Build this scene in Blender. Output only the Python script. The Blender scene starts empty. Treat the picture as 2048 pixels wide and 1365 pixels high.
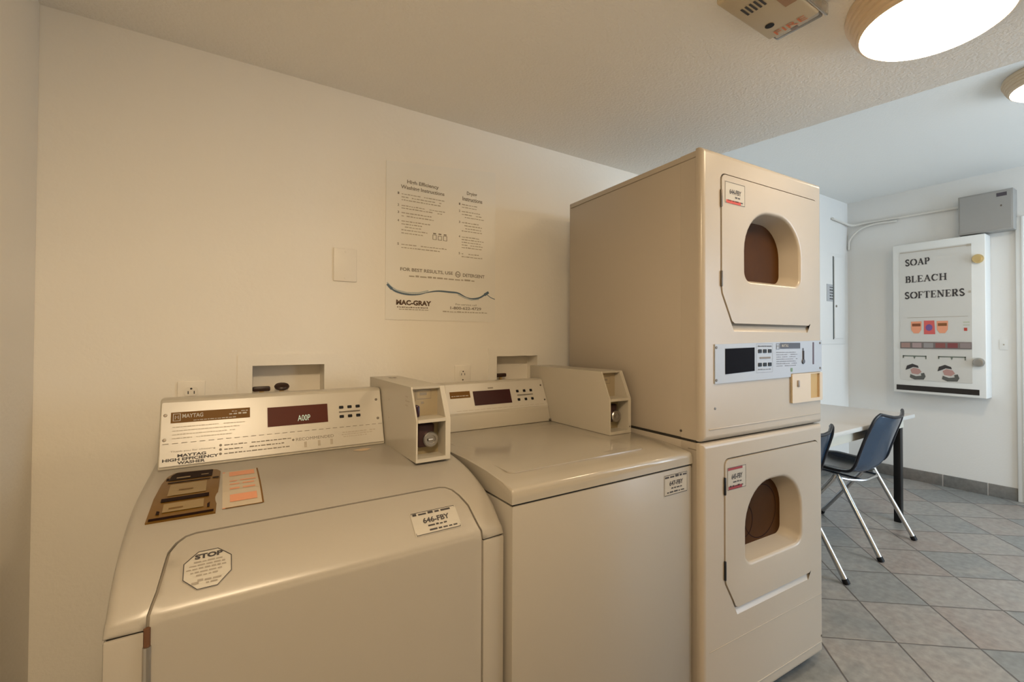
import bpy, bmesh, math, random
from mathutils import Vector, Matrix, noise
from mathutils.geometry import delaunay_2d_cdt
random.seed(7)
C = bpy.context.scene
COL = C.collection
PI = math.pi

# ------------------------------------------------------------------ camera, exposure, light
H = 1.24
F_PX, YAW, PITCH, ROLL = 941.5, 0.617, 0.0139, 0.0024
cd = bpy.data.cameras.new('camera'); cam = bpy.data.objects.new('camera', cd); COL.objects.link(cam)
cy, sy = math.cos(YAW), math.sin(YAW)
r0 = Vector((cy, -sy, 0)); f0 = Vector((sy, cy, 0)); u0 = Vector((0, 0, 1))
fw = math.cos(PITCH)*f0 + math.sin(PITCH)*u0
up = -math.sin(PITCH)*f0 + math.cos(PITCH)*u0
rr = math.cos(ROLL)*r0 + math.sin(ROLL)*up
uu = -math.sin(ROLL)*r0 + math.cos(ROLL)*up
m = Matrix(((rr.x, uu.x, -fw.x, 0), (rr.y, uu.y, -fw.y, 0), (rr.z, uu.z, -fw.z, H), (0, 0, 0, 1)))
cam.matrix_world = m
cd.sensor_fit = 'HORIZONTAL'; cd.sensor_width = 36; cd.lens = 36*F_PX/2048
cd.shift_x = -91.49/2048; cd.shift_y = -16.65/2048
cd.clip_start = 0.02
C.camera = cam

C.view_settings.view_transform = 'Standard'
C.view_settings.look = 'None'
C.view_settings.gamma = 1
C.view_settings.exposure = 0.0
w = bpy.data.worlds.new('sky'); C.world = w; w.use_nodes = True
w.node_tree.nodes['Background'].inputs[0].default_value = (0.62, 0.78, 1.0, 1)
w.node_tree.nodes['Background'].inputs[1].default_value = 1.2

def area(name, loc, rot, sx, sy_, power, col):
    l = bpy.data.lights.new(name, 'AREA'); l.shape = 'RECTANGLE'; l.size = sx; l.size_y = sy_
    l.energy = power; l.color = col
    o = bpy.data.objects.new(name, l); COL.objects.link(o); o.location = loc; o.rotation_euler = rot
    return o
# daylight entering through the window behind the camera
area('daylight_main', (3.85, -2.36, 1.35), (PI/2, 0, 0), 1.9, 1.9, 110, (0.70, 0.85, 1.0))
LAMP1, LAMP2, LAMP3 = 30.0, 50.0, 122.0

# ------------------------------------------------------------------ materials
def mat(name, col, rough=0.5, metal=0.0, bump=0.0, bscale=200, spec=0.5, vary=0.0, vscale=3, coat=0.0, trans=0.0, emis=None, estr=0, alpha=1):
    ma = bpy.data.materials.new(name); ma.use_nodes = True
    nt = ma.node_tree; b = nt.nodes['Principled BSDF']
    b.inputs['Base Color'].default_value = (*col, 1)
    b.inputs['Roughness'].default_value = rough
    b.inputs['Metallic'].default_value = metal
    b.inputs['Specular IOR Level'].default_value = spec
    b.inputs['Coat Weight'].default_value = coat
    b.inputs['Transmission Weight'].default_value = trans
    if emis:
        b.inputs['Emission Color'].default_value = (*emis, 1); b.inputs['Emission Strength'].default_value = estr
    tc = nt.nodes.new('ShaderNodeTexCoord')
    if vary > 0:
        n = nt.nodes.new('ShaderNodeTexNoise'); n.inputs['Scale'].default_value = vscale; n.inputs['Detail'].default_value = 5
        nt.links.new(tc.outputs['Object'], n.inputs['Vector'])
        mx = nt.nodes.new('ShaderNodeMix'); mx.data_type = 'RGBA'
        mx.inputs['A'].default_value = (*[c*(1-vary) for c in col], 1)
        mx.inputs['B'].default_value = (*[min(1, c*(1+vary)) for c in col], 1)
        nt.links.new(n.outputs['Fac'], mx.inputs['Factor']); nt.links.new(mx.outputs['Result'], b.inputs['Base Color'])
    if bump > 0:
        n = nt.nodes.new('ShaderNodeTexNoise'); n.inputs['Scale'].default_value = bscale; n.inputs['Detail'].default_value = 3
        nt.links.new(tc.outputs['Object'], n.inputs['Vector'])
        bp = nt.nodes.new('ShaderNodeBump'); bp.inputs['Strength'].default_value = bump; bp.inputs['Distance'].default_value = 0.002 if bump < 0.9 else 0.003
        nt.links.new(n.outputs['Fac'], bp.inputs['Height']); nt.links.new(bp.outputs['Normal'], b.inputs['Normal'])
    return ma
WALL = mat('wall_paint', (0.83, 0.785, 0.70), 0.6, bump=0.45, bscale=75, spec=0.3)
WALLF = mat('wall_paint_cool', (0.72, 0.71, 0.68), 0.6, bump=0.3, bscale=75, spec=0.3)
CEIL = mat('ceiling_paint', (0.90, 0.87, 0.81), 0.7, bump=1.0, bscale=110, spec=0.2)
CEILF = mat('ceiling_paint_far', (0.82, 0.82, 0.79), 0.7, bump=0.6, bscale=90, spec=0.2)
ENAMEL = mat('enamel_bisque', (0.325, 0.295, 0.25), 0.31, bump=0.03, bscale=400, spec=0.5)
GLOSS = mat('enamel_gloss', (0.34, 0.305, 0.25), 0.13, bump=0.03, bscale=400, spec=0.6)
ENAMELD = mat('enamel_bisque_dryer', (0.40, 0.35, 0.285), 0.28, bump=0.03, bscale=400, spec=0.5)
PLASTIC = mat('bisque_plastic', (0.46, 0.42, 0.345), 0.35)
PLATE = mat('ivory_plate', (0.80, 0.75, 0.66), 0.4)
PANEL = mat('panel_overlay', (0.50, 0.465, 0.40), 0.30, spec=0.6)
SILVER = mat('silver_overlay', (0.35, 0.385, 0.44), 0.45, metal=0.1)
DARK = mat('dark_gap', (0.02, 0.017, 0.013), 0.8)
GAP = mat('groove_grey', (0.22, 0.19, 0.15), 0.8)
INK = mat('ink_black', (0.035, 0.03, 0.03), 0.6)
INKG = mat('ink_grey', (0.24, 0.21, 0.17), 0.7)
INKL = mat('ink_light', (0.42, 0.37, 0.30), 0.7)
RED = mat('ink_red', (0.45, 0.05, 0.03), 0.6)
REDD = mat('ink_dark_red', (0.25, 0.02, 0.025), 0.6)
ORANGE = mat('ink_orange', (0.75, 0.33, 0.13), 0.6)
PALE = mat('pale_sticker', (0.40, 0.37, 0.315), 0.45)
WHITEP = mat('white_paper', (0.80, 0.77, 0.70), 0.35)
BROWN = mat('brown_plate', (0.15, 0.07, 0.012), 0.55, spec=0.2)
DISP = mat('display_red', (0.075, 0.012, 0.004), 0.45, spec=0.15)
DISPK = mat('display_black', (0.003, 0.002, 0.004), 0.5, spec=0.04)
LEDTXT = mat('lcd_digits', (0.4, 0.5, 0.4), 0.5, emis=(0.55, 0.75, 0.6), estr=0.35)
BLACK = mat('black_plastic', (0.006, 0.006, 0.008), 0.45, spec=0.2)
BLACKM = mat('black_metal', (0.008, 0.008, 0.009), 0.4, metal=0.3)
RUST = mat('rust', (0.10, 0.04, 0.015), 0.7)
SCREW = mat('screw_metal', (0.14, 0.12, 0.10), 0.4, metal=0.8)
CHROME = mat('chrome', (0.56, 0.565, 0.57), 0.2, metal=1.0)
STEEL = mat('steel', (0.45, 0.43, 0.40), 0.35, metal=1.0)
BRASS = mat('brass', (0.75, 0.55, 0.25), 0.3, metal=0.9)
BLUE = mat('blue_shell', (0.024, 0.048, 0.085), 0.2, spec=0.6, vary=0.15, vscale=6)
EDGE = mat('shell_edge', (0.006, 0.007, 0.012), 0.35)
TABLE = mat('table_laminate', (0.50, 0.47, 0.435), 0.35, vary=0.03, vscale=8)
TEDGE = mat('table_edge', (0.52, 0.515, 0.49), 0.4)
APRON = mat('apron_cream', (0.62, 0.59, 0.50), 0.5)
AMBER = mat('amber_tint', (0.13, 0.062, 0.006), 0.35, spec=0.3)
AMBERD = mat('amber_dark', (0.012, 0.003, 0.002), 0.5, spec=0.05)
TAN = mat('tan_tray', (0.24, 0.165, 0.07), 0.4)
DGLASS = mat('dryer_glass', (0.055, 0.019, 0.0015), 0.5, spec=0.08, vary=0.55, vscale=6)
GREYBOX = mat('grey_enamel', (0.30, 0.29, 0.27), 0.45)
WHITE = mat('white_enamel', (0.72, 0.72, 0.69), 0.35)
FACE = mat('vending_face', (0.58, 0.565, 0.525), 0.35)
TRIMW = mat('trim_white', (0.72, 0.73, 0.71), 0.4)
GROUT = mat('pale_grout', (0.50, 0.45, 0.40), 0.8)
CLEAR = mat('clear_lens', (0.9, 0.88, 0.84), 0.08, trans=0.85)
RIM = mat('lamp_rim', (0.66, 0.52, 0.36), 0.4, metal=0.15)
ALARM = mat('alarm_beige', (0.50, 0.42, 0.29), 0.5)
BLUEINK = mat('ink_blue', (0.10, 0.15, 0.20), 0.6)
BLUEL = mat('ink_pale_blue', (0.45, 0.50, 0.50), 0.6)

def glow(name, col, s):
    ma = bpy.data.materials.new(name); ma.use_nodes = True; nt = ma.node_tree
    nt.nodes.remove(nt.nodes['Principled BSDF'])
    e = nt.nodes.new('ShaderNodeEmission'); e.inputs[0].default_value = (*col, 1); e.inputs[1].default_value = s
    nt.links.new(e.outputs[0], nt.nodes['Material Output'].inputs[0]); return ma
GLOW1 = glow('lamp_glass_near', (1.0, 0.765, 0.49), LAMP1)
GLOW3 = glow('lamp_glass_rear', (1.0, 0.765, 0.49), LAMP3)
GLOW2 = glow('lamp_glass_far', (1.0, 0.80, 0.56), LAMP2)

def tile_mat(name, t, ang, s, wallmode=False):
    ma = bpy.data.materials.new(name); ma.use_nodes = True; nt = ma.node_tree; b = nt.nodes['Principled BSDF']
    N = nt.nodes.new; L = nt.links.new
    tc = N('ShaderNodeTexCoord')
    def mth(op, a, bb=None, v=None):
        n = N('ShaderNodeMath'); n.operation = op
        if isinstance(a, (int, float)): n.inputs[0].default_value = a
        else: L(a, n.inputs[0])
        if bb is not None:
            if isinstance(bb, (int, float)): n.inputs[1].default_value = bb
            else: L(bb, n.inputs[1])
        return n.outputs[0]
    sep = N('ShaderNodeSeparateXYZ'); L(tc.outputs['Object'], sep.inputs[0])
    if wallmode:
        u = mth('DIVIDE', mth('SUBTRACT', sep.outputs[1], t[1]), s); v = mth('MULTIPLY', sep.outputs[2], 0.0)
        gw = 0.012
    else:
        x = mth('SUBTRACT', sep.outputs[0], t[0]); y = mth('SUBTRACT', sep.outputs[1], t[1])
        u = mth('DIVIDE', mth('ADD', mth('MULTIPLY', x, math.cos(ang)), mth('MULTIPLY', y, math.sin(ang))), s)
        v = mth('DIVIDE', mth('ADD', mth('MULTIPLY', x, -math.sin(ang)), mth('MULTIPLY', y, math.cos(ang))), s)
        gw = 0.011
    # slightly wandering grout lines
    nz = N('ShaderNodeTexNoise'); nz.inputs['Scale'].default_value = 22; L(tc.outputs['Object'], nz.inputs['Vector'])
    wob = mth('MULTIPLY', mth('SUBTRACT', nz.outputs['Fac'], 0.5), 0.012)
    fu = mth('FRACT', mth('ADD', u, wob)); fv = mth('FRACT', mth('ADD', v, wob))
    du = mth('MINIMUM', fu, mth('SUBTRACT', 1.0, fu)); dv = mth('MINIMUM', fv, mth('SUBTRACT', 1.0, fv))
    d = du if wallmode else mth('MINIMUM', du, dv)
    mr = N('ShaderNodeMapRange'); mr.inputs['From Min'].default_value = gw*0.6; mr.inputs['From Max'].default_value = gw*1.5
    L(d, mr.inputs['Value']); mask = mr.outputs[0]
    cx = N('ShaderNodeCombineXYZ'); L(mth('FLOOR', u), cx.inputs[0]); L(mth('FLOOR', v), cx.inputs[1])
    wn = N('ShaderNodeTexWhiteNoise'); L(cx.outputs[0], wn.inputs['Vector'])
    n1 = N('ShaderNodeTexNoise'); n1.inputs['Scale'].default_value = 5; n1.inputs['Detail'].default_value = 8; n1.inputs['Distortion'].default_value = 0.8
    va = N('ShaderNodeVectorMath'); va.operation = 'ADD'; L(tc.outputs['Object'], va.inputs[0])
    sc = N('ShaderNodeVectorMath'); sc.operation = 'SCALE'; L(wn.outputs['Color'], sc.inputs[0]); sc.inputs['Scale'].default_value = 9
    L(sc.outputs[0], va.inputs[1]); L(va.outputs[0], n1.inputs['Vector'])
    fac = mth('ADD', mth('MULTIPLY', wn.outputs['Value'], 0.55), mth('MULTIPLY', n1.outputs['Fac'], 0.6))
    cr = N('ShaderNodeValToRGB'); L(fac, cr.inputs[0])
    e = cr.color_ramp.elements
    e[0].position = 0.15; e[0].color = (0.20, 0.215, 0.215, 1)
    e[1].position = 1.0; e[1].color = (0.30, 0.245, 0.215, 1)
    k = cr.color_ramp.elements.new(0.45); k.color = (0.265, 0.27, 0.26, 1)
    k = cr.color_ramp.elements.new(0.65); k.color = (0.335, 0.315, 0.29, 1)
    if wallmode:
        for q in cr.color_ramp.elements: q.color = (q.color[0]*.62, q.color[1]*.6, q.color[2]*.58, 1)
    n2 = N('ShaderNodeTexNoise'); n2.inputs['Scale'].default_value = 30; n2.inputs['Detail'].default_value = 6; L(tc.outputs['Object'], n2.inputs['Vector'])
    mx0 = N('ShaderNodeMix'); mx0.data_type = 'RGBA'; mx0.blend_type = 'MULTIPLY'; mx0.inputs['Factor'].default_value = 0.7
    cr2 = N('ShaderNodeValToRGB'); L(n2.outputs['Fac'], cr2.inputs[0]); cr2.color_ramp.elements[0].position = 0.3; cr2.color_ramp.elements[0].color = (0.55, 0.55, 0.55, 1); cr2.color_ramp.elements[1].position = 0.7
    L(cr.outputs[0], mx0.inputs['A']); L(cr2.outputs[0], mx0.inputs['B'])
    mx = N('ShaderNodeMix'); mx.data_type = 'RGBA'
    mx.inputs['A'].default_value = (0.36, 0.33, 0.30, 1) if wallmode else (0.095, 0.085, 0.08, 1)
    L(mask, mx.inputs['Factor']); L(mx0.outputs['Result'], mx.inputs['B']); L(mx.outputs['Result'], b.inputs['Base Color'])
    b.inputs['Roughness'].default_value = 0.34; b.inputs['Specular IOR Level'].default_value = 0.55
    bp = N('ShaderNodeBump'); bp.inputs['Strength'].default_value = 0.5; bp.inputs['Distance'].default_value = 0.003
    hh = mth('ADD', mask, mth('MULTIPLY', n1.outputs['Fac'], 0.5)); L(hh, bp.inputs['Height']); L(bp.outputs['Normal'], b.inputs['Normal'])
    return ma
FLOORM = tile_mat('floor_tile', (1.8253, 0.7613), -0.7411, 0.3089)
SKIRT = tile_mat('skirting_tile', (0, 1.379), 0, 0.29, True)

# ------------------------------------------------------------------ object helpers
XF = [Matrix.Identity(4)]
def link(name, me, parent=None):
    o = bpy.data.objects.new(name, me); COL.objects.link(o)
    if parent is not None:
        o.parent = parent
        if parent.type == 'EMPTY':
            o.matrix_parent_inverse = (Matrix.Translation(parent.location) @ parent.rotation_euler.to_matrix().to_4x4()).inverted()
    return o
def fin(name, bm, mt, parent=None, sharp=32, mats=None):
    bmesh.ops.transform(bm, matrix=XF[0], verts=bm.verts)
    bmesh.ops.recalc_face_normals(bm, faces=bm.faces) if len(bm.faces) else None
    for f in bm.faces: f.smooth = True
    for e in bm.edges:
        if len(e.link_faces) == 2 and e.calc_face_angle(0) > math.radians(sharp): e.smooth = False
    me = bpy.data.meshes.new(name); bm.to_mesh(me); bm.free()
    for q in (mats or [mt]): me.materials.append(q)
    return link(name, me, parent)
def thing(name, loc, label, cat, group=None):
    o = bpy.data.objects.new(name, None); COL.objects.link(o); o.location = loc; o.empty_display_size = 0.1
    return tag(o, label, cat, group)
def tag(o, label, cat, group=None):
    o['label'] = label; o['category'] = cat
    if group: o['group'] = group
    return o
def struct(o):
    o['kind'] = 'structure'; return o
def box(bm, x0, x1, y0, y1, z0, z1, bev=0.0, seg=2, mi=0):
    vs = [bm.verts.new((x, y, z)) for x in (x0, x1) for y in (y0, y1) for z in (z0, z1)]
    F = []
    for q in ((0, 1, 3, 2), (4, 6, 7, 5), (0, 4, 5, 1), (2, 3, 7, 6), (0, 2, 6, 4), (1, 5, 7, 3)):
        f = bm.faces.new([vs[i] for i in q]); f.material_index = mi; F.append(f)
    if bev > 0:
        es = list({e for f in F for e in f.edges})
        bmesh.ops.bevel(bm, geom=es, offset=bev, segments=seg, affect='EDGES', profile=0.5, clamp_overlap=True)
    return vs
def bx(name, dims, mt, parent=None, bev=0.0, seg=2):
    bm = bmesh.new(); box(bm, *dims, bev=bev, seg=seg); return fin(name, bm, mt, parent)
def basis(d):
    d = Vector(d).normalized(); a = Vector((0, 0, 1)) if abs(d.z) < 0.9 else Vector((1, 0, 0))
    x = d.cross(a).normalized(); return x, d.cross(x).normalized(), d
def tube(bm, pts, r, n=10, cap=True, mi=0):
    pts = [Vector(p) for p in pts]; rings = []
    R = r if isinstance(r, (list, tuple)) else [r]*len(pts)
    x = None
    for i, p in enumerate(pts):
        d = (pts[min(i+1, len(pts)-1)] - pts[max(i-1, 0)]).normalized()
        if x is None: x, y, _ = basis(d)
        else:
            x = (x - d*x.dot(d)).normalized(); y = d.cross(x)
        rings.append([bm.verts.new(p + (x*math.cos(a) + y*math.sin(a))*R[i]) for a in [2*PI*k/n for k in range(n)]])
    for A, B in zip(rings[:-1], rings[1:]):
        for k in range(n):
            f = bm.faces.new((A[k], A[(k+1) % n], B[(k+1) % n], B[k])); f.material_index = mi
    if cap:
        for rg in (rings[0], rings[-1]):
            f = bm.faces.new(rg); f.material_index = mi
def lathe(bm, c, axis, prof, n=32, mi=0, squash=1.0):
    x, y, d = basis(axis); c = Vector(c); rings = []
    for (r, h) in prof:
        if r < 1e-6: rings.append([bm.verts.new(c + d*h)])
        else: rings.append([bm.verts.new(c + d*h + (x*math.cos(a)*squash + y*math.sin(a))*r) for a in [2*PI*k/n for k in range(n)]])
    for A, B in zip(rings[:-1], rings[1:]):
        for k in range(n):
            a, b_, c_, d_ = A[k % len(A)], A[(k+1) % len(A)], B[(k+1) % len(B)], B[k % len(B)]
            q = []
            for v in (a, b_, c_, d_):
                if v not in q: q.append(v)
            if len(q) > 2:
                f = bm.faces.new(q); f.material_index = mi
def smoothpath(pts, k=6):
    P = [Vector(p) for p in pts]; P = [P[0]*2-P[1]] + P + [P[-1]*2-P[-2]]; out = []
    for i in range(1, len(P)-2):
        for j in range(k):
            t = j/k; a, b_, c_, d_ = P[i-1], P[i], P[i+1], P[i+2]
            out.append(0.5*((2*b_) + (c_-a)*t + (2*a-5*b_+4*c_-d_)*t*t + (3*b_-a-3*c_+d_)*t**3))
    out.append(P[-2]); return out
def rrect(x0, x1, y0, y1, r, n=6):
    """rounded rectangle, r = radius or (bl, br, tr, tl)"""
    R = r if isinstance(r, (list, tuple)) else [r]*4
    out = []
    for (cx, cy_, a0), q in zip(((x0+R[0], y0+R[0], PI), (x1-R[1], y0+R[1], 1.5*PI), (x1-R[2], y1-R[2], 0), (x0+R[3], y1-R[3], 0.5*PI)), R):
        if q <= 0: out.append((cx, cy_)); continue
        for k in range(n+1):
            a = a0 + 0.5*PI*k/n; out.append((cx+q*math.cos(a), cy_+q*math.sin(a)))
    return out
def inside(p, poly):
    x, y = p; c = False; j = len(poly)-1
    for i in range(len(poly)):
        xi, yi = poly[i]; xj, yj = poly[j]
        if (yi > y) != (yj > y) and x < (xj-xi)*(y-yi)/(yj-yi)+xi: c = not c
        j = i
    return c
def fill2d(outer, holes=(), grid=()):
    vs = [Vector(p) for p in outer]; ed = [(i, (i+1) % len(outer)) for i in range(len(outer))]
    for h in holes:
        b = len(vs); vs += [Vector(p) for p in h]; ed += [(b+i, b+(i+1) % len(h)) for i in range(len(h))]
    vs += [Vector(p) for p in grid if inside(p, outer) and not any(inside(p, h) for h in holes)]
    V, _, F, *_ = delaunay_2d_cdt(vs, ed, [], 0, 1e-6)
    fs = []
    for f in F:
        c = sum((V[i] for i in f), Vector((0, 0)))/len(f)
        if inside(c, outer) and not any(inside(c, h) for h in holes): fs.append(f)
    return V, fs
def plate(bm, outer, holes, fmap, thick, grid=(), mi=0, open_holes=False):
    """flat-ish panel in 2D, mapped by fmap(a, b, n) to 3D; edges turned back by `thick`"""
    V, F = fill2d(outer, holes, grid)
    top = [bm.verts.new(fmap(v.x, v.y, 0)) for v in V]; used = set()
    ec = {}
    for f in F:
        try:
            q = bm.faces.new([top[i] for i in f]); q.material_index = mi
        except ValueError: continue
        for i in range(len(f)):
            a, b = f[i], f[(i+1) % len(f)]; ec.setdefault((min(a, b), max(a, b)), []).append((a, b))
    bd = [v[0] for v in ec.values() if len(v) == 1]
    if thick:
        low = {}
        on_out = lambda v: any((Vector(p)-v).length < 1e-7 for p in outer)
        if open_holes: bd = [(a, b) for a, b in bd if on_out(V[a]) and on_out(V[b])]
        for a, b in bd:
            for i in (a, b):
                if i not in low: low[i] = bm.verts.new(fmap(V[i].x, V[i].y, -thick))
            q = bm.faces.new((top[b], top[a], low[a], low[b])); q.material_index = mi
    for v in top:
        if not v.link_faces: bm.verts.remove(v)
def planemap(o, ex, ey, en):
    o, ex, ey, en = Vector(o), Vector(ex), Vector(ey), Vector(en)
    return lambda a, b, n=0: o + ex*a + ey*b + en*n

# text: meshes made from the built-in font, laid on any mapped surface
_tc = {}
def textgeo(s, bold=0.0):
    k = (s, bold)
    if k in _tc: return _tc[k]
    cu = bpy.data.curves.new('t', 'FONT'); cu.body = s; cu.size = 1; cu.offset = bold; cu.resolution_u = 3
    o = bpy.data.objects.new('t', cu); COL.objects.link(o)
    bpy.context.view_layer.update()
    me = bpy.data.meshes.new_from_object(o.evaluated_get(bpy.context.evaluated_depsgraph_get()))
    V = [(v.co.x, v.co.y) for v in me.vertices]; F = [tuple(p.vertices) for p in me.polygons]
    bpy.data.objects.remove(o); bpy.data.curves.remove(cu); bpy.data.meshes.remove(me)
    x0 = min(v[0] for v in V); x1 = max(v[0] for v in V); y0 = min(v[1] for v in V); y1 = max(v[1] for v in V)
    V = [((a-x0)/(x1-x0), (b-y0)/(y1-y0)) for a, b in V]
    _tc[k] = (V, F); return _tc[k]
def text(bm, s, x0, x1, y0, y1, fmap, n=0.0006, bold=0.02, mi=0):
    """string squeezed exactly into the given rectangle"""
    V, F = textgeo(s, bold)
    vs = [bm.verts.new(fmap(x0+(x1-x0)*a, y0+(y1-y0)*b, n)) for a, b in V]
    for f in F:
        try: q = bm.faces.new([vs[i] for i in f]); q.material_index = mi
        except ValueError: pass
def quad(bm, x0, x1, y0, y1, fmap, n=0.0005, mi=0, div=1):
    for i in range(div):
        a, b = y0+(y1-y0)*i/div, y0+(y1-y0)*(i+1)/div
        f = bm.faces.new([bm.verts.new(fmap(x, y, n)) for x, y in ((x0, a), (x1, a), (x1, b), (x0, b))]); f.material_index = mi
def poly(bm, pts, fmap, n=0.0005, mi=0):
    f = bm.faces.new([bm.verts.new(fmap(x, y, n)) for x, y in pts]); f.material_index = mi
def stroke(bm, pts, wd, fmap, n=0.0006, mi=0, closed=False):
    P = [Vector(p) for p in pts]; N_ = len(P); L_ = []
    for i in range(N_):
        a = P[i-1] if (i or closed) else P[i]; b = P[(i+1) % N_] if (i < N_-1 or closed) else P[i]
        d = (b-a).normalized(); nn = Vector((-d.y, d.x))*wd/2
        L_.append((bm.verts.new(fmap(*(P[i]+nn), n)), bm.verts.new(fmap(*(P[i]-nn), n))))
    for i in range(N_ if closed else N_-1):
        A, B = L_[i], L_[(i+1) % N_]
        f = bm.faces.new((A[0], A[1], B[1], B[0])); f.material_index = mi
def frame2(bm, x0, x1, y0, y1, wd, fmap, n=0.0006, mi=0):
    stroke(bm, [(x0, y0), (x1, y0), (x1, y1), (x0, y1)], wd, fmap, n, mi, True)
def fineprint(bm, x0, x1, y, h, fmap, n=0.0006, mi=0, dens=0.8, word=6):
    """a line of type too small to read: word-long dashes"""
    x = x0
    while x < x1-h:
        l = h*random.uniform(0.35, 1.0)*word*0.5; l = min(l, x1-x)
        if random.random() < dens+0.15: quad(bm, x, x+l, y, y+h*random.uniform(0.5, 0.8), fmap, n, mi)
        x += l+h*0.5

# roman capitals with thick stems, thin hairlines and serifs: strokes (thick?, points) in a unit cell
def _arc(cx, cy_, rx, ry, a0, a1, n=10): return [(cx+rx*math.cos(math.radians(a0+(a1-a0)*k/n)), cy_+ry*math.sin(math.radians(a0+(a1-a0)*k/n))) for k in range(n+1)]
GL = {
 'S': (0.66, [(1, _arc(0.5, 0.73, 0.34, 0.24, 40, 200)), (1, [(0.2, 0.62), (0.5, 0.50), (0.8, 0.37)]), (1, _arc(0.5, 0.26, 0.36, 0.24, 20, -150)), (0, [(0.80, 0.98), (0.80, 0.76)]), (0, [(0.15, 0.26), (0.15, 0.02)])]),
 'O': (0.95, [(1, _arc(0.5, 0.5, 0.43, 0.47, 110, 250)), (1, _arc(0.5, 0.5, 0.43, 0.47, -70, 70)), (0, _arc(0.5, 0.5, 0.43, 0.47, 60, 120)), (0, _arc(0.5, 0.5, 0.43, 0.47, 240, 300))]),
 'A': (0.90, [(0, [(0.14, 0.0), (0.50, 1.0)]), (1, [(0.48, 1.0), (0.84, 0.0)]), (0, [(0.27, 0.36), (0.70, 0.36)]), (0, [(0.0, 0.02), (0.30, 0.02)]), (0, [(0.68, 0.02), (1.0, 0.02)])]),
 'P': (0.70, [(1, [(0.25, 0.0), (0.25, 1.0)]), (0, [(0.02, 0.98), (0.55, 0.98)]), (1, _arc(0.55, 0.73, 0.33, 0.25, 80, -80)), (0, [(0.25, 0.48), (0.55, 0.48)]), (0, [(0.02, 0.02), (0.5, 0.02)])]),
 'B': (0.72, [(1, [(0.25, 0.0), (0.25, 1.0)]), (0, [(0.02, 0.98), (0.55, 0.98)]), (1, _arc(0.52, 0.76, 0.28, 0.22, 80, -80)), (0, [(0.25, 0.53), (0.55, 0.53)]), (1, _arc(0.55, 0.27, 0.34, 0.25, 80, -80)), (0, [(0.02, 0.02), (0.55, 0.02)])]),
 'L': (0.68, [(1, [(0.25, 0.0), (0.25, 1.0)]), (0, [(0.02, 0.98), (0.48, 0.98)]), (0, [(0.02, 0.02), (0.92, 0.02), (0.95, 0.26)])]),
 'E': (0.70, [(1, [(0.25, 0.0), (0.25, 1.0)]), (0, [(0.02, 0.98), (0.88, 0.98), (0.90, 0.78)]), (0, [(0.25, 0.51), (0.68, 0.51)]), (0, [(0.68, 0.40), (0.68, 0.62)]), (0, [(0.02, 0.02), (0.92, 0.02), (0.96, 0.26)])]),
 'C': (0.82, [(1, _arc(0.52, 0.5, 0.43, 0.47, 100, 260)), (0, _arc(0.52, 0.5, 0.43, 0.47, 40, 110)), (0, _arc(0.52, 0.5, 0.43, 0.47, 250, 325)), (0, [(0.88, 0.98), (0.88, 0.70)])]),
 'H': (0.95, [(1, [(0.2, 0.0), (0.2, 1.0)]), (1, [(0.8, 0.0), (0.8, 1.0)]), (0, [(0.2, 0.51), (0.8, 0.51)]), (0, [(0.02, 0.98), (0.38, 0.98)]), (0, [(0.62, 0.98), (0.98, 0.98)]), (0, [(0.02, 0.02), (0.38, 0.02)]), (0, [(0.62, 0.02), (0.98, 0.02)])]),
 'F': (0.66, [(1, [(0.25, 0.0), (0.25, 1.0)]), (0, [(0.02, 0.98), (0.92, 0.98), (0.95, 0.76)]), (0, [(0.25, 0.50), (0.68, 0.50)]), (0, [(0.68, 0.40), (0.68, 0.62)]), (0, [(0.02, 0.02), (0.5, 0.02)])]),
 'T': (0.80, [(1, [(0.5, 0.0), (0.5, 1.0)]), (0, [(0.04, 0.76), (0.06, 0.98), (0.94, 0.98), (0.96, 0.76)]), (0, [(0.28, 0.02), (0.72, 0.02)])]),
 'N': (0.95, [(0, [(0.18, 0.0), (0.18, 1.0)]), (1, [(0.2, 0.98), (0.8, 0.02)]), (0, [(0.82, 0.0), (0.82, 1.0)]), (0, [(0.0, 0.98), (0.3, 0.98)]), (0, [(0.66, 0.98), (1.0, 0.98)]), (0, [(0.02, 0.02), (0.36, 0.02)])]),
 'R': (0.80, [(1, [(0.22, 0.0), (0.22, 1.0)]), (0, [(0.02, 0.98), (0.5, 0.98)]), (1, _arc(0.48, 0.74, 0.30, 0.24, 80, -80)), (0, [(0.22, 0.50), (0.5, 0.50)]), (1, [(0.48, 0.5), (0.82, 0.03)]), (0, [(0.02, 0.02), (0.44, 0.02)]), (0, [(0.74, 0.02), (1.0, 0.02)])])}
def serif(bm, s_, x0, x1, y0, y1, fmap, n):
    tot = sum(GL[c][0] for c in s_)+0.10*(len(s_)-1); k = (x1-x0)/tot; hh = y1-y0; x = x0
    for c in s_:
        w_ = GL[c][0]*k
        for th, pts in GL[c][1]:
            stroke(bm, [(x+a*w_, y0+b*hh) for a, b in pts], hh*(0.20 if th else 0.09), fmap, n+(0.0002 if th else 0))
        x += w_+0.10*k

# ------------------------------------------------------------------ the room
D, ZC = 1.82, 2.133           # alcove back wall, alcove ceiling
XL, XR, YF, ZF = -0.41, 5.0, 2.12, 2.58
YB = -2.3                      # wall behind the camera
# floor
bm = bmesh.new(); box(bm, XL-0.1, XR+0.1, YB-0.1, YF+0.1, -0.1, 0); struct(fin('floor', bm, FLOORM))
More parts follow.
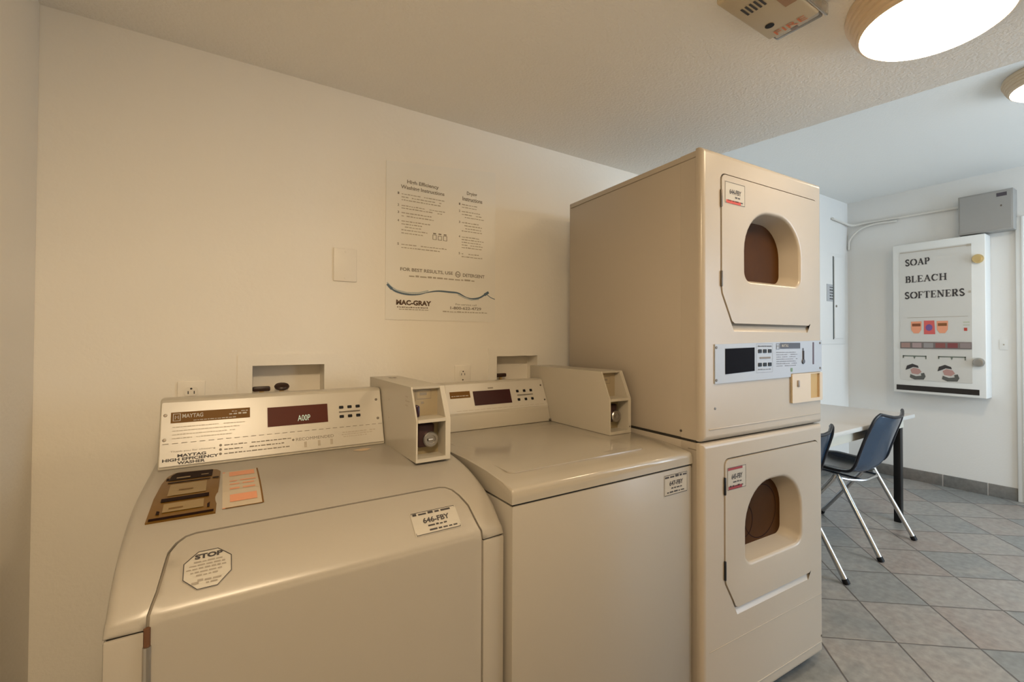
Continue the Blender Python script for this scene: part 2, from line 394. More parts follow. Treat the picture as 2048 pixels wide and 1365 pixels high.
# back wall of the alcove, with two cut-outs for the plumbing boxes
B1 = (0.077, 0.288, 1.045, 1.151); B2 = (0.966, 1.175, 1.045, 1.165)
bm = bmesh.new()
mp = planemap((0, D, 0), (1, 0, 0), (0, 0, 1), (0, -1, 0))
plate(bm, [(XL-0.1, -0.1), (1.87, -0.1), (1.87, ZF+0.1), (XL-0.1, ZF+0.1)], [[(b[0], b[2]), (b[1], b[2]), (b[1], b[3]), (b[0], b[3])] for b in (B1, B2)], mp, 0.1)
struct(fin('wall_back', bm, WALL))
bx_ = bmesh.new(); box(bx_, 1.87, 1.95, D, YF+0.1, -0.1, ZF+0.1); struct(fin('wall_side', bx_, WALLF))
bx_ = bmesh.new(); box(bx_, 1.951, XR+0.1, YF, YF+0.1, -0.1, ZF+0.1); struct(fin('wall_rear', bx_, WALLF))
bx_ = bmesh.new(); box(bx_, XL-0.1, XL, YB, D-0.001, -0.1, ZF+0.1); struct(fin('wall_left', bx_, WALL))
# right wall with door opening beyond the frame edge
bm = bmesh.new()
mp = planemap((XR, 0, 0), (0, 1, 0), (0, 0, 1), (-1, 0, 0))
plate(bm, [(YB, -0.1), (YF, -0.1), (YF, ZF+0.1), (YB, ZF+0.1)], [[(-0.06, 0.001), (0.85, 0.001), (0.85, 2.13), (-0.06, 2.13)]], mp, 0.1)
struct(fin('wall_right', bm, WALLF))
# wall behind the camera with its window
bm = bmesh.new()
mp = planemap((0, YB, 0), (1, 0, 0), (0, 0, 1), (0, 1, 0))
plate(bm, [(XL-0.1, -0.1), (XR+0.1, -0.1), (XR+0.1, ZF+0.1), (XL-0.1, ZF+0.1)], [[(2.9, 0.4), (4.8, 0.4), (4.8, 2.3), (2.9, 2.3)]], mp, 0.05)
struct(fin('wall_front', bm, WALL))
for nm, (a, b, c, d) in (('window_1', (2.9, 4.8, 0.4, 2.3)),):
    bm = bmesh.new()
    for q in ((a, a+0.05, c, d), (b-0.05, b, c, d), (a, b, c, c+0.05), (a, b, d-0.05, d), ((a+b)/2-0.02, (a+b)/2+0.02, c, d)):
        box(bm, q[0], q[1], YB-0.04, YB+0.02, q[2], q[3])
    struct(fin(nm, bm, TRIMW))
# alcove ceiling (lower) ends at a slightly skewed edge; the ceiling beyond is higher
bm = bmesh.new()
e0 = (1.872, D+0.1); e1 = (2.115, 0.0); e2 = (2.129, YB)
mp = planemap((0, 0, ZC), (1, 0, 0), (0, 1, 0), (0, 0, -1))
plate(bm, [(XL-0.1, YB), e2, e1, e0, (XL-0.1, D+0.1)], [], mp, ZF-ZC)
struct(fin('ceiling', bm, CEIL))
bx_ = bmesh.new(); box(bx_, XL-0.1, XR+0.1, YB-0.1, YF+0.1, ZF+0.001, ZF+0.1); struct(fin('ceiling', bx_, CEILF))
# added wall stub, unseen behind the camera, to hold window daylight off the alcove
bx_ = bmesh.new(); box(bx_, 2.13, 2.21, YB, -0.5, 0, ZF); struct(fin('wall_daylight_block', bx_, WALL))
# stone skirting tiles
bx_ = bmesh.new(); box(bx_, XR-0.012, XR, 0.916, YF, 0.0, 0.098, 0.003); struct(fin('baseboard_right', bx_, SKIRT))
bx_ = bmesh.new(); box(bx_, 1.96, XR-0.013, YF-0.012, YF, 0.0, 0.098, 0.003); struct(fin('baseboard_rear', bx_, SKIRT))
# door casing and door in the right wall
bm = bmesh.new()
for (y0, y1, z0, z1) in ((0.852, 0.914, 0, 2.192), (-0.122, -0.062, 0, 2.192), (-0.062, 0.852, 2.132, 2.192)):
    box(bm, XR-0.022, XR, y0, y1, z0, z1, 0.006)
    box(bm, XR-0.028, XR-0.02, y0+0.012, y0+0.03, z0, z1, 0.003) if y1-y0 < 0.1 else None
struct(fin('trim_1', bm, TRIMW))
bm = bmesh.new(); box(bm, XR+0.02, XR+0.06, -0.058, 0.848, 0.004, 2.128, 0.002)
for (z0, z1) in ((0.25, 0.95), (1.1, 2.0)):
    for (y0, y1) in ((0.05, 0.36), (0.44, 0.75)): box(bm, XR+0.012, XR+0.022, y0, y1, z0, z1, 0.008)
struct(fin('door_1', bm, TRIMW))

# ------------------------------------------------------------------ fixtures on the alcove wall
def plumbing_box(b, outer, label, valves):
    x0, x1, z0, z1 = b
    t = thing('plumbing_box', ((x0+x1)/2, D, z0), label, 'plumbing box', None)
    mp = planemap((0, D, 0), (1, 0, 0), (0, 0, 1), (0, -1, 0))
    bm = bmesh.new()
    plate(bm, rrect(*outer, 0.004), [[(x0, z0), (x1, z0), (x1, z1), (x0, z1)]], lambda a, c, n: mp(a, c, n+0.003), 0.003)
    fin('face_frame', bm, WALL, t)
    bm = bmesh.new(); d = 0.085; q = 0.0006; x0 += q; x1 -= q; z0 += q; z1 -= q
    for f in (((x0, 0), (x0, d)), ((x1, 0), (x1, d))):
        bm.faces.new([bm.verts.new((f[0][0], D+yy, zz)) for yy, zz in ((0, z0), (d, z0), (d, z1), (0, z1))])
    for zz in (z0, z1): bm.faces.new([bm.verts.new((xx, D+yy, zz)) for xx, yy in ((x0, 0), (x1, 0), (x1, d), (x0, d))])
    bm.faces.new([bm.verts.new((xx, D+d, zz)) for xx, zz in ((x0, z0), (x1, z0), (x1, z1), (x0, z1))])
    fin('recess', bm, PLATE, t)
    for (vx, vz, kind) in valves:
        bm = bmesh.new(); y = D+0.035
        tube(bm, [(vx, y, z0), (vx, y, vz)], 0.007)
        v = fin('valve', bm, BRASS, t)
        bm = bmesh.new()
        if kind: lathe(bm, (vx, y, vz), (0, -0.35, 1), [(0, -0.004), (0.014, -0.004), (0.021, 0), (0.023, 0.006), (0.02, 0.011), (0.008, 0.012), (0, 0.012)], 14)
        else: box(bm, vx-0.026, vx+0.024, y-0.012, y+0.008, vz-0.004, vz+0.012, 0.004)
        fin('valve_handle', bm, mat('handle_dark', (0.035, 0.014, 0.008), 0.4), v)
plumbing_box(B1, (0.037, 0.329, 1.0, 1.189), 'recessed cream plumbing box with two dark valve handles above the sloped washer', [(0.105, 1.068, 0), (0.163, 1.072, 1)])
plumbing_box(B2, (0.925, 1.215, 1.0, 1.20), 'recessed plumbing box with one dark valve handle above the flat lidded washer', [(1.005, 1.076, 0)])

def wallplate(x0, x1, z0, z1, label, outlet, y=D):
    t = thing('outlet_plate' if outlet else 'blank_wall_plate', ((x0+x1)/2, y, z0), label, 'wall plate')
    mp = planemap((0, y, 0), (1, 0, 0), (0, 0, 1), (0, -1, 0))
    bm = bmesh.new(); box(bm, x0, x1, y-0.006, y-0.0002, z0, z1, 0.003, 3); fin('cover_plate', bm, PLATE, t)
    cx = (x0+x1)/2
    if outlet:
        for k in outlet:
            bm = bmesh.new(); plate(bm, rrect(cx-0.017, cx+0.017, k-0.014, k+0.014, 0.012), [], lambda a, c, n: mp(a, c, n+0.0085), 0.003); r_ = fin('receptacle', bm, PLATE, t)
            bm = bmesh.new()
            quad(bm, cx-0.0085, cx-0.006, k-0.008, k+0.001, mp, 0.0088); quad(bm, cx+0.006, cx+0.0085, k-0.008, k+0.001, mp, 0.0088)
            poly(bm, [(cx+0.003*math.cos(a), k+0.008+0.003*math.sin(a)) for a in [2*PI*j/10 for j in range(10)]], mp, 0.0088)
            fin('socket_slot', bm, INK, r_)
    for zz in ((z1-0.012, z0+0.012) if not outlet else (sum(outlet)/len(outlet),)):
        bm = bmesh.new(); lathe(bm, (cx, y-0.006, zz), (0, -1, 0), [(0.0032, 0), (0.0028, 0.0012), (0, 0.0014)], 10); fin('screw', bm, PLATE if not outlet else SCREW, t)
wallplate(0.314, 0.392, 1.445, 1.564, 'blank cream wall plate beside the instruction poster', None)
wallplate(-0.113, -0.045, 0.995, 1.11, 'cream power outlet plate in the wall near the room corner, above the sloped washer', (1.079, 1.033))
wallplate(0.772, 0.842, 1.012, 1.131, 'cream power outlet plate between the two plumbing boxes', (1.098, 1.045))
# plug and cord of the right washer
t = tag(fin('power_cord', (lambda b: (box(b, 0.792, 0.822, D-0.035, D-0.009, 1.034, 1.058, 0.005), tube(b, smoothpath([(0.807, D-0.03, 1.045), (0.807, D-0.05, 1.02), (0.812, D-0.04, 0.95), (0.82, D-0.04, 0.8)]), 0.004), b)[2])(bmesh.new()), mat('cord_grey', (0.10, 0.09, 0.07), 0.5)), 'grey power cord plugged into the outlet between the plumbing boxes', 'power cord')

# ------------------------------------------------------------------ poster
PW = planemap((0, D, 0), (1, 0, 0), (0, 0, 1), (0, -1, 0))
pt = thing('instruction_poster', (0.725, D, 1.312), 'washing and drying instruction poster with a wavy blue line on the alcove wall', 'poster')
bm = bmesh.new(); plate(bm, [(0.494, 1.313), (0.956, 1.313), (0.956, 1.962), (0.494, 1.915)], [], lambda a, c, n: PW(a, c, n+0.0022), 0.002)
sheet = fin('sheet', bm, WHITEP, pt)
bm = bmesh.new(); N0 = 0.0028
text(bm, 'High Efficiency', 0.573, 0.700, 1.838, 1.857, PW, N0)
text(bm, 'Washing Instructions', 0.549, 0.724, 1.815, 1.834, PW, N0)
fin('heading', bm, INKG, sheet); bm = bmesh.new()
text(bm, 'Drying', 0.822, 0.868, 1.838, 1.857, PW, N0)
text(bm, 'Instructions', 0.803, 0.893, 1.816, 1.833, PW, N0)
fin('heading', bm, INKG, sheet)
for (a, b, zs) in ((0.552, 0.735, (1.797, 1.785, 1.774)), (0.552, 0.75, (1.752, 1.742)), (0.552, 0.70, (1.724, 1.712)), (0.552, 0.665, (1.692, 1.681, 1.670, 1.658, 1.646)), (0.552, 0.735, (1.602, 1.590)),
                   (0.80, 0.885, (1.797, 1.786)), (0.80, 0.905, (1.768, 1.756, 1.745)), (0.80, 0.905, (1.722, 1.710, 1.698, 1.687)), (0.80, 0.905, (1.662, 1.651, 1.640, 1.629, 1.618)), (0.80, 0.895, (1.592, 1.580))):
    bm = bmesh.new()
    for z in zs: fineprint(bm, a, b-random.uniform(0, 0.03), z, 0.0052, PW, N0)
    fin('paragraph', bm, INKL, sheet)
bm = bmesh.new()
fineprint(bm, 0.583, 0.862, 1.481, 0.009, PW, N0); fin('paragraph', bm, INKL, sheet); bm = bmesh.new(); fineprint(bm, 0.545, 0.66, 1.352, 0.005, PW, N0); fin('paragraph', bm, INKL, sheet); bm = bmesh.new(); fineprint(bm, 0.72, 0.925, 1.349, 0.006, PW, N0)
fin('paragraph', bm, INKL, sheet)
for x, zs in ((0.537, (1.795, 1.750, 1.722, 1.690, 1.600)), (0.787, (1.795, 1.766, 1.720, 1.660, 1.590))):
    for i, z in enumerate(zs): bm = bmesh.new(); text(bm, str(i+1), x, x+0.006, z, z+0.009, PW, N0); fin('step_number', bm, INKG, sheet)
for x, h_ in ((0.684, 0.030), (0.706, 0.026), (0.728, 0.030)):   # small machine pictograms
    bm = bmesh.new(); frame2(bm, x-0.007, x+0.007, 1.638, 1.638+h_*0.6, 0.003, PW, N0); quad(bm, x-0.006, x+0.006, 1.659, 1.664, PW, N0); fin('pictogram', bm, INKG, sheet)
bm = bmesh.new()
text(bm, 'FOR BEST RESULTS, USE', 0.549, 0.762, 1.500, 1.515, PW, N0)
stroke(bm, [(0.784+0.010*math.cos(a), 1.506+0.011*math.sin(a)) for a in [2*PI*j/16 for j in range(16)]], 0.003, PW, N0, closed=True)
text(bm, 'he', 0.778, 0.790, 1.501, 1.511, PW, N0)
text(bm, 'DETERGENT', 0.806, 0.905, 1.498, 1.512, PW, N0)
fin('notice_line', bm, INKG, sheet); bm = bmesh.new()
text(bm, '1-800-622-4729', 0.752, 0.890, 1.361, 1.373, PW, N0)
text(bm, 'For service call', 0.775, 0.868, 1.379, 1.386, PW, N0, bold=0)
fin('phone_number', bm, INKG, sheet)
bm = bmesh.new(); text(bm, 'MAC-GRAY', 0.534, 0.672, 1.370, 1.390, PW, N0, bold=0.05); fineprint(bm, 0.538, 0.665, 1.360, 0.006, PW, N0, dens=0.9, word=2)
fin('logo_lettering', bm, mat('ink_maroon', (0.10, 0.055, 0.03), 0.6), sheet)
wv = [(0.500, 1.447), (0.515, 1.432), (0.535, 1.420), (0.575, 1.412), (0.62, 1.414), (0.66, 1.425), (0.70, 1.432), (0.75, 1.431), (0.785, 1.429), (0.815, 1.416), (0.845, 1.409), (0.88, 1.414), (0.905, 1.428), (0.925, 1.441)]
wp = [tuple(p) for p in smoothpath([(a, b, 0) for a, b in wv], 5)]
bm = bmesh.new()
for i in range(len(wp)-1):
    t_ = i/len(wp); wd = 0.003+0.004*abs(math.sin(t_*9))+(0.005 if t_ < 0.08 or t_ > 0.9 else 0)
    stroke(bm, [wp[i][:2], wp[i+1][:2]], wd, PW, N0)
stroke(bm, [(0.917, 1.430), (0.935, 1.418), (0.955, 1.412)], 0.003, PW, N0)
fin('wave_line', bm, BLUEINK, sheet)
bm = bmesh.new()
stroke(bm, [(a, b+0.006) for a, b in wv[:6]], 0.005, PW, N0-0.0003); fin('wave_tint', bm, BLUEL, sheet); bm = bmesh.new(); stroke(bm, [(a, b-0.006) for a, b in wv[8:12]], 0.004, PW, N0-0.0003)
fin('wave_tint', bm, BLUEL, sheet)

# ------------------------------------------------------------------ shared washer pieces
def label_sheet(x0, x1, y0, y1, fmap, code, parent, name='rental_label', div=2, n0=0.0006, head=INK, foot=None):
    bm = bmesh.new(); quad(bm, x0, x1, y0, y1, fmap, n0, div=div); o = fin(name, bm, PALE, parent)
    W, Hh = x1-x0, y1-y0; bm = bmesh.new(); n = n0+0.0005
    frame2(bm, x0+0.002*W/0.1, x1-0.002*W/0.1, y0+0.002, y1-0.002, 0.0018, fmap, n)
    if not foot: fineprint(bm, x0+W*0.04, x1-W*0.04, y1-Hh*0.17, Hh*0.14, fmap, n, dens=1)
    fineprint(bm, x0+W*0.3, x1-W*0.25, y0+Hh*0.30, Hh*0.09, fmap, n); fineprint(bm, x0+W*0.12, x1-W*0.08, y0+Hh*0.12, Hh*0.10, fmap, n)
    text(bm, code, x0+W*0.22, x1-W*0.2, y0+Hh*0.45, y0+Hh*0.68, fmap, n, bold=0.03)
    fin('label_lettering', bm, INK, o)
    if foot:
        bm = bmesh.new(); quad(bm, x0+W*0.06, x1-W*0.22, y0+Hh*0.02, y0+Hh*0.17, fmap, n); 
        if head is not INK: quad(bm, x0+W*0.04, x1-W*0.2, y1-Hh*0.14, y1-Hh*0.04, fmap, n)
        fin('colour_bar', bm, foot, o)
    return o
def coin_box(parent, x0, x1, yk, ztop, zmid, zbot, ytop, yback, kind):
    """upright coin meter housing: sloped upper face with open window, vertical lower face with key lock window"""
    bm = bmesh.new(); tw = 0.0045
    side = [(ytop, ztop), (yk, zmid), (yk, zbot), (yback, zbot), (yback, ztop)]
    def slab(xa, xb, pts):
        A = [bm.verts.new((xa, y, z)) for y, z in pts]; B = [bm.verts.new((xb, y, z)) for y, z in pts]
        bm.faces.new(A); bm.faces.new(B[::-1])
        for i in range(len(pts)): bm.faces.new((A[i], B[i], B[(i+1) % len(pts)], A[(i+1) % len(pts)]))
    slab(x0, x0+tw, side); slab(x1-0.014, x1, side)
    slab(x0+tw, x1-0.014, [(ytop, ztop), (ytop+0.001, ztop-0.006), (yback, ztop-0.006), (yback, ztop)])
    slab(x0+tw, x1-0.014, [(yk-0.004, zmid+0.003), (yk-0.004, zmid-0.006), (yk+0.075, zmid-0.006), (yk+0.075, zmid+0.003)])
    slab(x0+tw, x1-0.014, [(yk, zbot), (yk, zbot+0.010), (yk+0.075, zbot+0.010), (yk+0.075, zbot)])
    slab(x0+tw, x1-0.014, [(yback-0.005, ztop-0.006), (yback-0.005, zbot), (yback, zbot), (yback, ztop-0.006)])
    body = fin('coin_box', bm, PLASTIC, parent)
    # inner upper face with coin slot
    bm = bmesh.new(); yy = yk+0.062 if kind == 0 else yk+0.07
    box(bm, x0+tw, x1-0.014, yy, yy+0.003, zmid, ztop-0.006); fin('coin_meter_face', bm, mat('meter_tan', (0.40, 0.33, 0.22), 0.35, metal=0.3), body)
    bm = bmesh.new(); yl = yk+0.055
    box(bm, x0+tw, x1-0.014, yl, yl+0.003, zbot+0.01, zmid-0.006); fin('vault_face', bm, mat('vault_tan', (0.33, 0.27, 0.16), 0.4, metal=0.3), body)
    cx, cz = (x0+x1)/2-0.006, (zbot+zmid)/2+0.006
    bm = bmesh.new(); box(bm, cx-0.026, cx+0.022, yl-0.022, yl-0.001, cz-0.030, cz+0.034, 0.007, 3); lk = fin('vault_lock', bm, mat('lock_dark', (0.06, 0.03, 0.03), 0.4, metal=0.5), body)
    bm = bmesh.new(); lathe(bm, (cx+0.008, yl-0.022, cz-0.008), (0, -1, 0), [(0.021, 0), (0.021, 0.009), (0.018, 0.012), (0.012, 0.012), (0.011, 0.009), (0, 0.009)], 24); 
    tube(bm, [(cx+0.012, yl-0.032, cz-0.008), (cx-0.002, yl-0.034, cz-0.008)], 0.004, 8)
    fin('lock_cylinder', bm, STEEL, body)
    bm = bmesh.new(); mpp = planemap((0, yy, 0), (1, 0, 0), (0, 0, 1), (0, -1, 0))
    quad(bm, x0+0.018, x0+0.0195, zmid+0.045, zmid+0.075, mpp, 0.001); frame2(bm, x0+0.022, x0+0.062, zmid+0.05, zmid+0.074, 0.002, mpp, 0.001)
    quad(bm, x0+0.03, x0+0.05, zmid+0.06, zmid+0.067, mpp, 0.001); quad(bm, x0+0.034, x0+0.042, zmid+0.036, zmid+0.042, mpp, 0.001)
    fin('slot_mark', bm, INKG, body)
    bm = bmesh.new(); box(bm, x0+0.010, x0+0.022, yy-0.03, yy, zmid+0.004, zmid+0.036, 0.005); fin('coin_return', bm, mat('return_purple', (0.03, 0.01, 0.02), 0.3, metal=0.3), body)
    return body
def console(parent, x0, x1, ps, zt_cover, strip_z):
    """back-guard housing; ps = [(y, z)...] side profile"""
    bm = bmesh.new()
    A = [bm.verts.new((x0, y, z)) for y, z in ps]; B = [bm.verts.new((x1, y, z)) for y, z in ps]
    bm.faces.new(A); bm.faces.new(B[::-1])
    for i in range(len(ps)): bm.faces.new((A[i], B[i], B[(i+1) % len(ps)], A[(i+1) % len(ps)]))
    bmesh.ops.bevel(bm, geom=[e for e in bm.edges], offset=0.004, segments=2, affect='EDGES', profile=0.5)
    return fin('console', bm, PLASTIC, parent)
def buttonset(parent, xs, zs, bar, cmap, r=(0.007, 0.0045)):
    for x in xs:
        for z in zs:
            bm = bmesh.new(); plate(bm, rrect(x-r[0], x+r[0], z-r[1], z+r[1], 0.002, 3), [], lambda a, b, n: cmap(a, b, n+0.002), 0.0018); fin('button', bm, BLACK, parent)
    bm = bmesh.new(); quad(bm, bar[0], bar[1], bar[2], bar[3], cmap, 0.0012); fin('button_strip', bm, mat('strip_grey', (0.16, 0.13, 0.10), 0.5), parent)

# ------------------------------------------------------------------ washer 1: sloped front loader
WX0, WX1 = -0.145, 0.542
W1 = thing('washing_machine', (0.2, 1.3, 0), 'bisque front loading coin washer with sloped door, octagonal STOP sticker and brown dispenser window', 'washing machine')
pr = [(0.980, 0.782), (0.9815, 0.793), (0.990, 0.808), (1.035, 0.847), (1.09, 0.873), (1.14, 0.889), (1.20, 0.902), (1.28, 0.911), (1.40, 0.914), (1.56, 0.914), (1.66, 0.914)]
PRO = [(p.x, p.y) for p in smoothpath([(a, b, 0) for a, b in pr], 5)]
ARC = [0.0]
for a, b in zip(PRO[:-1], PRO[1:]): ARC.append(ARC[-1]+math.hypot(b[0]-a[0], b[1]-a[1]))
def prof(s):
    if s <= 0: return (0.980, 0.782+s)
    for i in range(len(ARC)-1):
        if s <= ARC[i+1]:
            t = (s-ARC[i])/(ARC[i+1]-ARC[i]); return (PRO[i][0]+(PRO[i+1][0]-PRO[i][0])*t, PRO[i][1]+(PRO[i+1][1]-PRO[i][1])*t)
    return PRO[-1]
def s_of(y):
    for i in range(len(PRO)-1):
        if PRO[i][0] <= y <= PRO[i+1][0]: return ARC[i]+(ARC[i+1]-ARC[i])*(y-PRO[i][0])/(PRO[i+1][0]-PRO[i][0])
    return ARC[-1]
def W1S(x, s, n=0):
    a, b = prof(s-0.004), prof(s+0.004); ty, tz = b[0]-a[0], b[1]-a[1]; L_ = math.hypot(ty, tz) or 1
    ny, nz = -tz/L_, ty/L_; y, z = prof(s)
    r_ = 0.016; e = min(x-WX0, WX1-x); drop = 0
    if s > -1e-9 and e < r_ and n > -0.05: drop = (r_-math.sqrt(max(0, r_*r_-(r_-max(e, 0))**2)))*min(1, 0.2+max(s, 0)/0.045)
    return Vector((x, y+ny*(n-drop), z+nz*(n-drop)))
SE = s_of(1.655)
tl, trr = s_of(1.104), 0
dout = [(-0.092, -0.53), (-0.092, 0.0), (-0.0915, 0.02), (-0.088, 0.035), (-0.083, 0.055), (-0.073, s_of(1.07)), (-0.064, s_of(1.088)), (-0.052, s_of(1.100)), (-0.038, tl), (0.06, tl), (0.15, tl), (0.25, tl), (0.35, tl), (0.43, tl),
        (0.444, s_of(1.100)), (0.456, s_of(1.088)), (0.465, s_of(1.066)), (0.474, s_of(1.035)), (0.480, 0.035), (0.484, 0.02), (0.485, 0.0), (0.485, -0.53)]
def grow(pl, d):
    c = [(0.197, 0.0)]; out = []
    for i, (x, y) in enumerate(pl):
        a = pl[max(i-1, 0)]; b = pl[min(i+1, len(pl)-1)]; dx, dy = b[0]-a[0], b[1]-a[1]; L_ = math.hypot(dx, dy)
        out.append((x-dy/L_*d, y+dx/L_*d))
    return out
dcut = grow(dout, 0.0035); din = grow(dout, -0.001)
# cabinet
bm = bmesh.new()
box(bm, WX0, -0.0955, 0.98, 1.655, 0.03, 0.779, 0.004); box(bm, 0.4885, WX1, 0.98, 1.655, 0.03, 0.779, 0.004)
box(bm, -0.0955, 0.4885, 0.98, 1.655, 0.03, 0.245); box(bm, -0.0955, 0.4885, 1.0, 1.655, 0.245, 0.775)
cab = fin('cabinet', bm, ENAMEL, W1)
for fx in (-0.11, 0.507):
    for fy in (1.03, 1.6):
        bm = bmesh.new(); lathe(bm, (fx, fy, 0), (0, 0, 1), [(0, 0), (0.02, 0), (0.02, 0.012), (0.008, 0.014), (0.008, 0.032), (0, 0.032)], 12); fin('foot', bm, BLACK, W1)
# moulded top cover with the door cut-out
cutpoly = [(WX0, 0.0)] + [(dcut[1][0], 0.0)] + [p for p in dcut[2:-2]] + [(dcut[-2][0], 0.0)] + [(WX1, 0.0)] + [(WX1, SE), (WX0, SE)]
gr = []
xs_ = [WX0+d for d in (0.001, 0.003, 0.006, 0.010, 0.016)]+[WX1-d for d in (0.001, 0.003, 0.006, 0.010, 0.016)]+[WX0+0.016+k*0.0252 for k in range(1, 26)]
ss_ = [a for a in ARC if 0.002 < a < SE-0.002]
for x in xs_:
    for s in ss_: gr.append((x+random.uniform(-1e-5, 1e-5), s+random.uniform(-1e-5, 1e-5)))
edge_pts = []
for k in range(1, len(ss_)): edge_pts.append((WX1, ss_[k]))
cutpoly = cutpoly[:-2] + edge_pts + [(WX1, SE), (WX0, SE)] + [(WX0, s) for s in reversed(ss_[1:])]
bm = bmesh.new()
plate(bm, cutpoly, [], W1S, 0.006, gr)
for sx, xx in ((1, WX0), (-1, WX1)):   # side skirts
    pts = [W1S(xx, s, 0) for s in [0.0]+ss_+[SE]]
    low = [Vector((xx, p.y, 0.782)) for p in pts]
    vt = [bm.verts.new(p) for p in pts]; vl = [bm.verts.new(p) for p in low[1:]]
    bm.faces.new((vt[0], vl[0], vt[1]))
    for i in range(1, len(vt)-1): bm.faces.new((vt[i], vl[i-1], vl[i], vt[i+1]))
bmesh.ops.remove_doubles(bm, verts=bm.verts, dist=0.0004)
fin('top_cover', bm, ENAMEL, W1, sharp=50)
bm = bmesh.new()   # dark seam below the moulded cover
box(bm, WX0+0.004, -0.097, 0.984, 1.65, 0.776, 0.784); fin('seam', bm, DARK, W1); bm = bmesh.new(); box(bm, 0.490, WX1-0.004, 0.984, 1.65, 0.776, 0.784)
fin('seam', bm, DARK, W1)
# backing behind the door gap
bm = bmesh.new(); bk = grow(dout, 0.004)
plate(bm, bk, [], lambda a, b, n: W1S(a, b, -0.0075), 0, [(x, s) for x in [k*0.03-0.09 for k in range(20)] for s in ss_ if s < 0.2])
fin('door_surround', bm, GAP, W1)
# door
bm = bmesh.new()
dg = [(x+random.uniform(-1e-5, 1e-5), s) for x in [k*0.03-0.075 for k in range(19)] for s in [-0.3, -0.1, -0.03]+ss_ if s < 0.24]
def doorS(x, s, n=0):
    return W1S(x, s, n-0.0005)
plate(bm, din, [], doorS, 0.007, dg)
door = fin('door', bm, ENAMEL, W1, sharp=50)
bm = bmesh.new(); tube(bm, [(-0.0935, 0.978, 0.62), (-0.0935, 0.978, 0.757)], 0.0055, 10); fin('hinge', bm, STEEL, door)
bm = bmesh.new(); tube(bm, [(-0.0935, 0.979, 0.757), (-0.0935, 0.979, 0.785)], 0.0045, 8); fin('hinge_pin', bm, RUST, door)
bm = bmesh.new(); tube(bm, [(-0.0935, 0.979, 0.60), (-0.0935, 0.979, 0.62)], 0.0045, 8); fin('hinge_pin', bm, RUST, door)
# STOP sticker
cx, s0, s1 = -0.0185, s_of(0.9995)-0.001, s_of(1.0575); cs = (s0+s1)/2; rx = 0.0375; rs = (s1-s0)/2*1.02
oc = [(cx+rx*math.cos(PI/8+k*PI/4)*1.0, cs+rs*math.sin(PI/8+k*PI/4)/math.cos(PI/8)*0.98) for k in range(8)]
bm = bmesh.new(); V, F = fill2d(oc, [], [(cx+i*0.008, cs+j*0.006) for i in range(-5, 6) for j in range(-6, 7)])
vv = [bm.verts.new(W1S(v.x, v.y, 0.0008)) for v in V]
for f in F: bm.faces.new([vv[i] for i in f])
st = fin('stop_sticker', bm, PALE, door)
bm = bmesh.new()
oc2 = []
for i in range(8):
    a, b = oc[i], oc[(i+1) % 8]
    for k in range(4): oc2.append((a[0]+(b[0]-a[0])*k/4, a[1]+(b[1]-a[1])*k/4))
stroke(bm, [((p[0]-cx)*0.97+cx, (p[1]-cs)*0.97+cs) for p in oc2], 0.0014, W1S, 0.0014, closed=True)
text(bm, 'STOP', cx-0.019, cx+0.021, cs+rs*0.52, cs+rs*0.80, W1S, 0.0014, bold=0.05)
fin('stop_lettering', bm, INK, st)
bm = bmesh.new()
for k, (a, b) in enumerate(((-0.020, 0.024), (-0.026, 0.028), (-0.030, 0.026), (-0.024, 0.02), (-0.016, 0.018))):
    fineprint(bm, cx+a, cx+b, cs+rs*(0.33-k*0.17), 0.0036, W1S, 0.0014, dens=0.9)
fineprint(bm, cx-0.004, cx+0.022, cs-rs*0.62, 0.004, W1S, 0.0014); fineprint(bm, cx-0.002, cx+0.014, cs-rs*0.76, 0.004, W1S, 0.0014)
quad(bm, cx-0.022, cx-0.012, cs-rs*0.72, cs-rs*0.60, W1S, 0.0014); quad(bm, cx-0.014, cx-0.006, cs-rs*0.60, cs-rs*0.50, W1S, 0.0014)
fin('fine_print', bm, INKG, st)
label_sheet(0.339, 0.443, s_of(0.998), s_of(1.043), W1S, '646-FBY', door, n0=0.0008, div=6)
# detergent dispenser window in the top cover
def TOP(x, y, n=0): return W1S(x, s_of(y), n)
dq = [(-0.116, 1.158), (-0.010, 1.156), (-0.005, 1.30), (-0.003, 1.412), (-0.010, 1.435), (-0.022, 1.446), (-0.084, 1.455), (-0.094, 1.447), (-0.103, 1.42), (-0.109, 1.36), (-0.113, 1.26)]
bm = bmesh.new(); plate(bm, dq, [], lambda a, b, n: TOP(a, b, n+0.003), 0.004, [(x, y) for x in (-0.09, -0.07, -0.05, -0.03) for y in (1.2, 1.25, 1.3, 1.35, 1.4)]); dl = fin('dispenser_lid', bm, AMBER, W1)
bm = bmesh.new()
poly(bm, [(-0.098, 1.375), (-0.019, 1.375), (-0.018, 1.437), (-0.088, 1.445), (-0.096, 1.42)], TOP, 0.0042)
for (a, b, c, d) in ((-0.103, -0.098, 1.18, 1.40), (-0.024, -0.020, 1.18, 1.40), (-0.098, -0.022, 1.352, 1.360), (-0.100, -0.022, 1.232, 1.250), (-0.112, -0.013, 1.160, 1.168), (-0.018, -0.006, 1.352, 1.362)):
    quad(bm, a, b, c, d, TOP, 0.0042)
fin('dispenser_frame', bm, AMBERD, dl)
bm = bmesh.new()
quad(bm, -0.092, -0.028, 1.262, 1.34, TOP, 0.0040); fin('dispenser_tray', bm, TAN, dl); bm = bmesh.new(); quad(bm, -0.094, -0.03, 1.185, 1.222, TOP, 0.0040); fin('dispenser_tray', bm, TAN, dl); bm = bmesh.new()
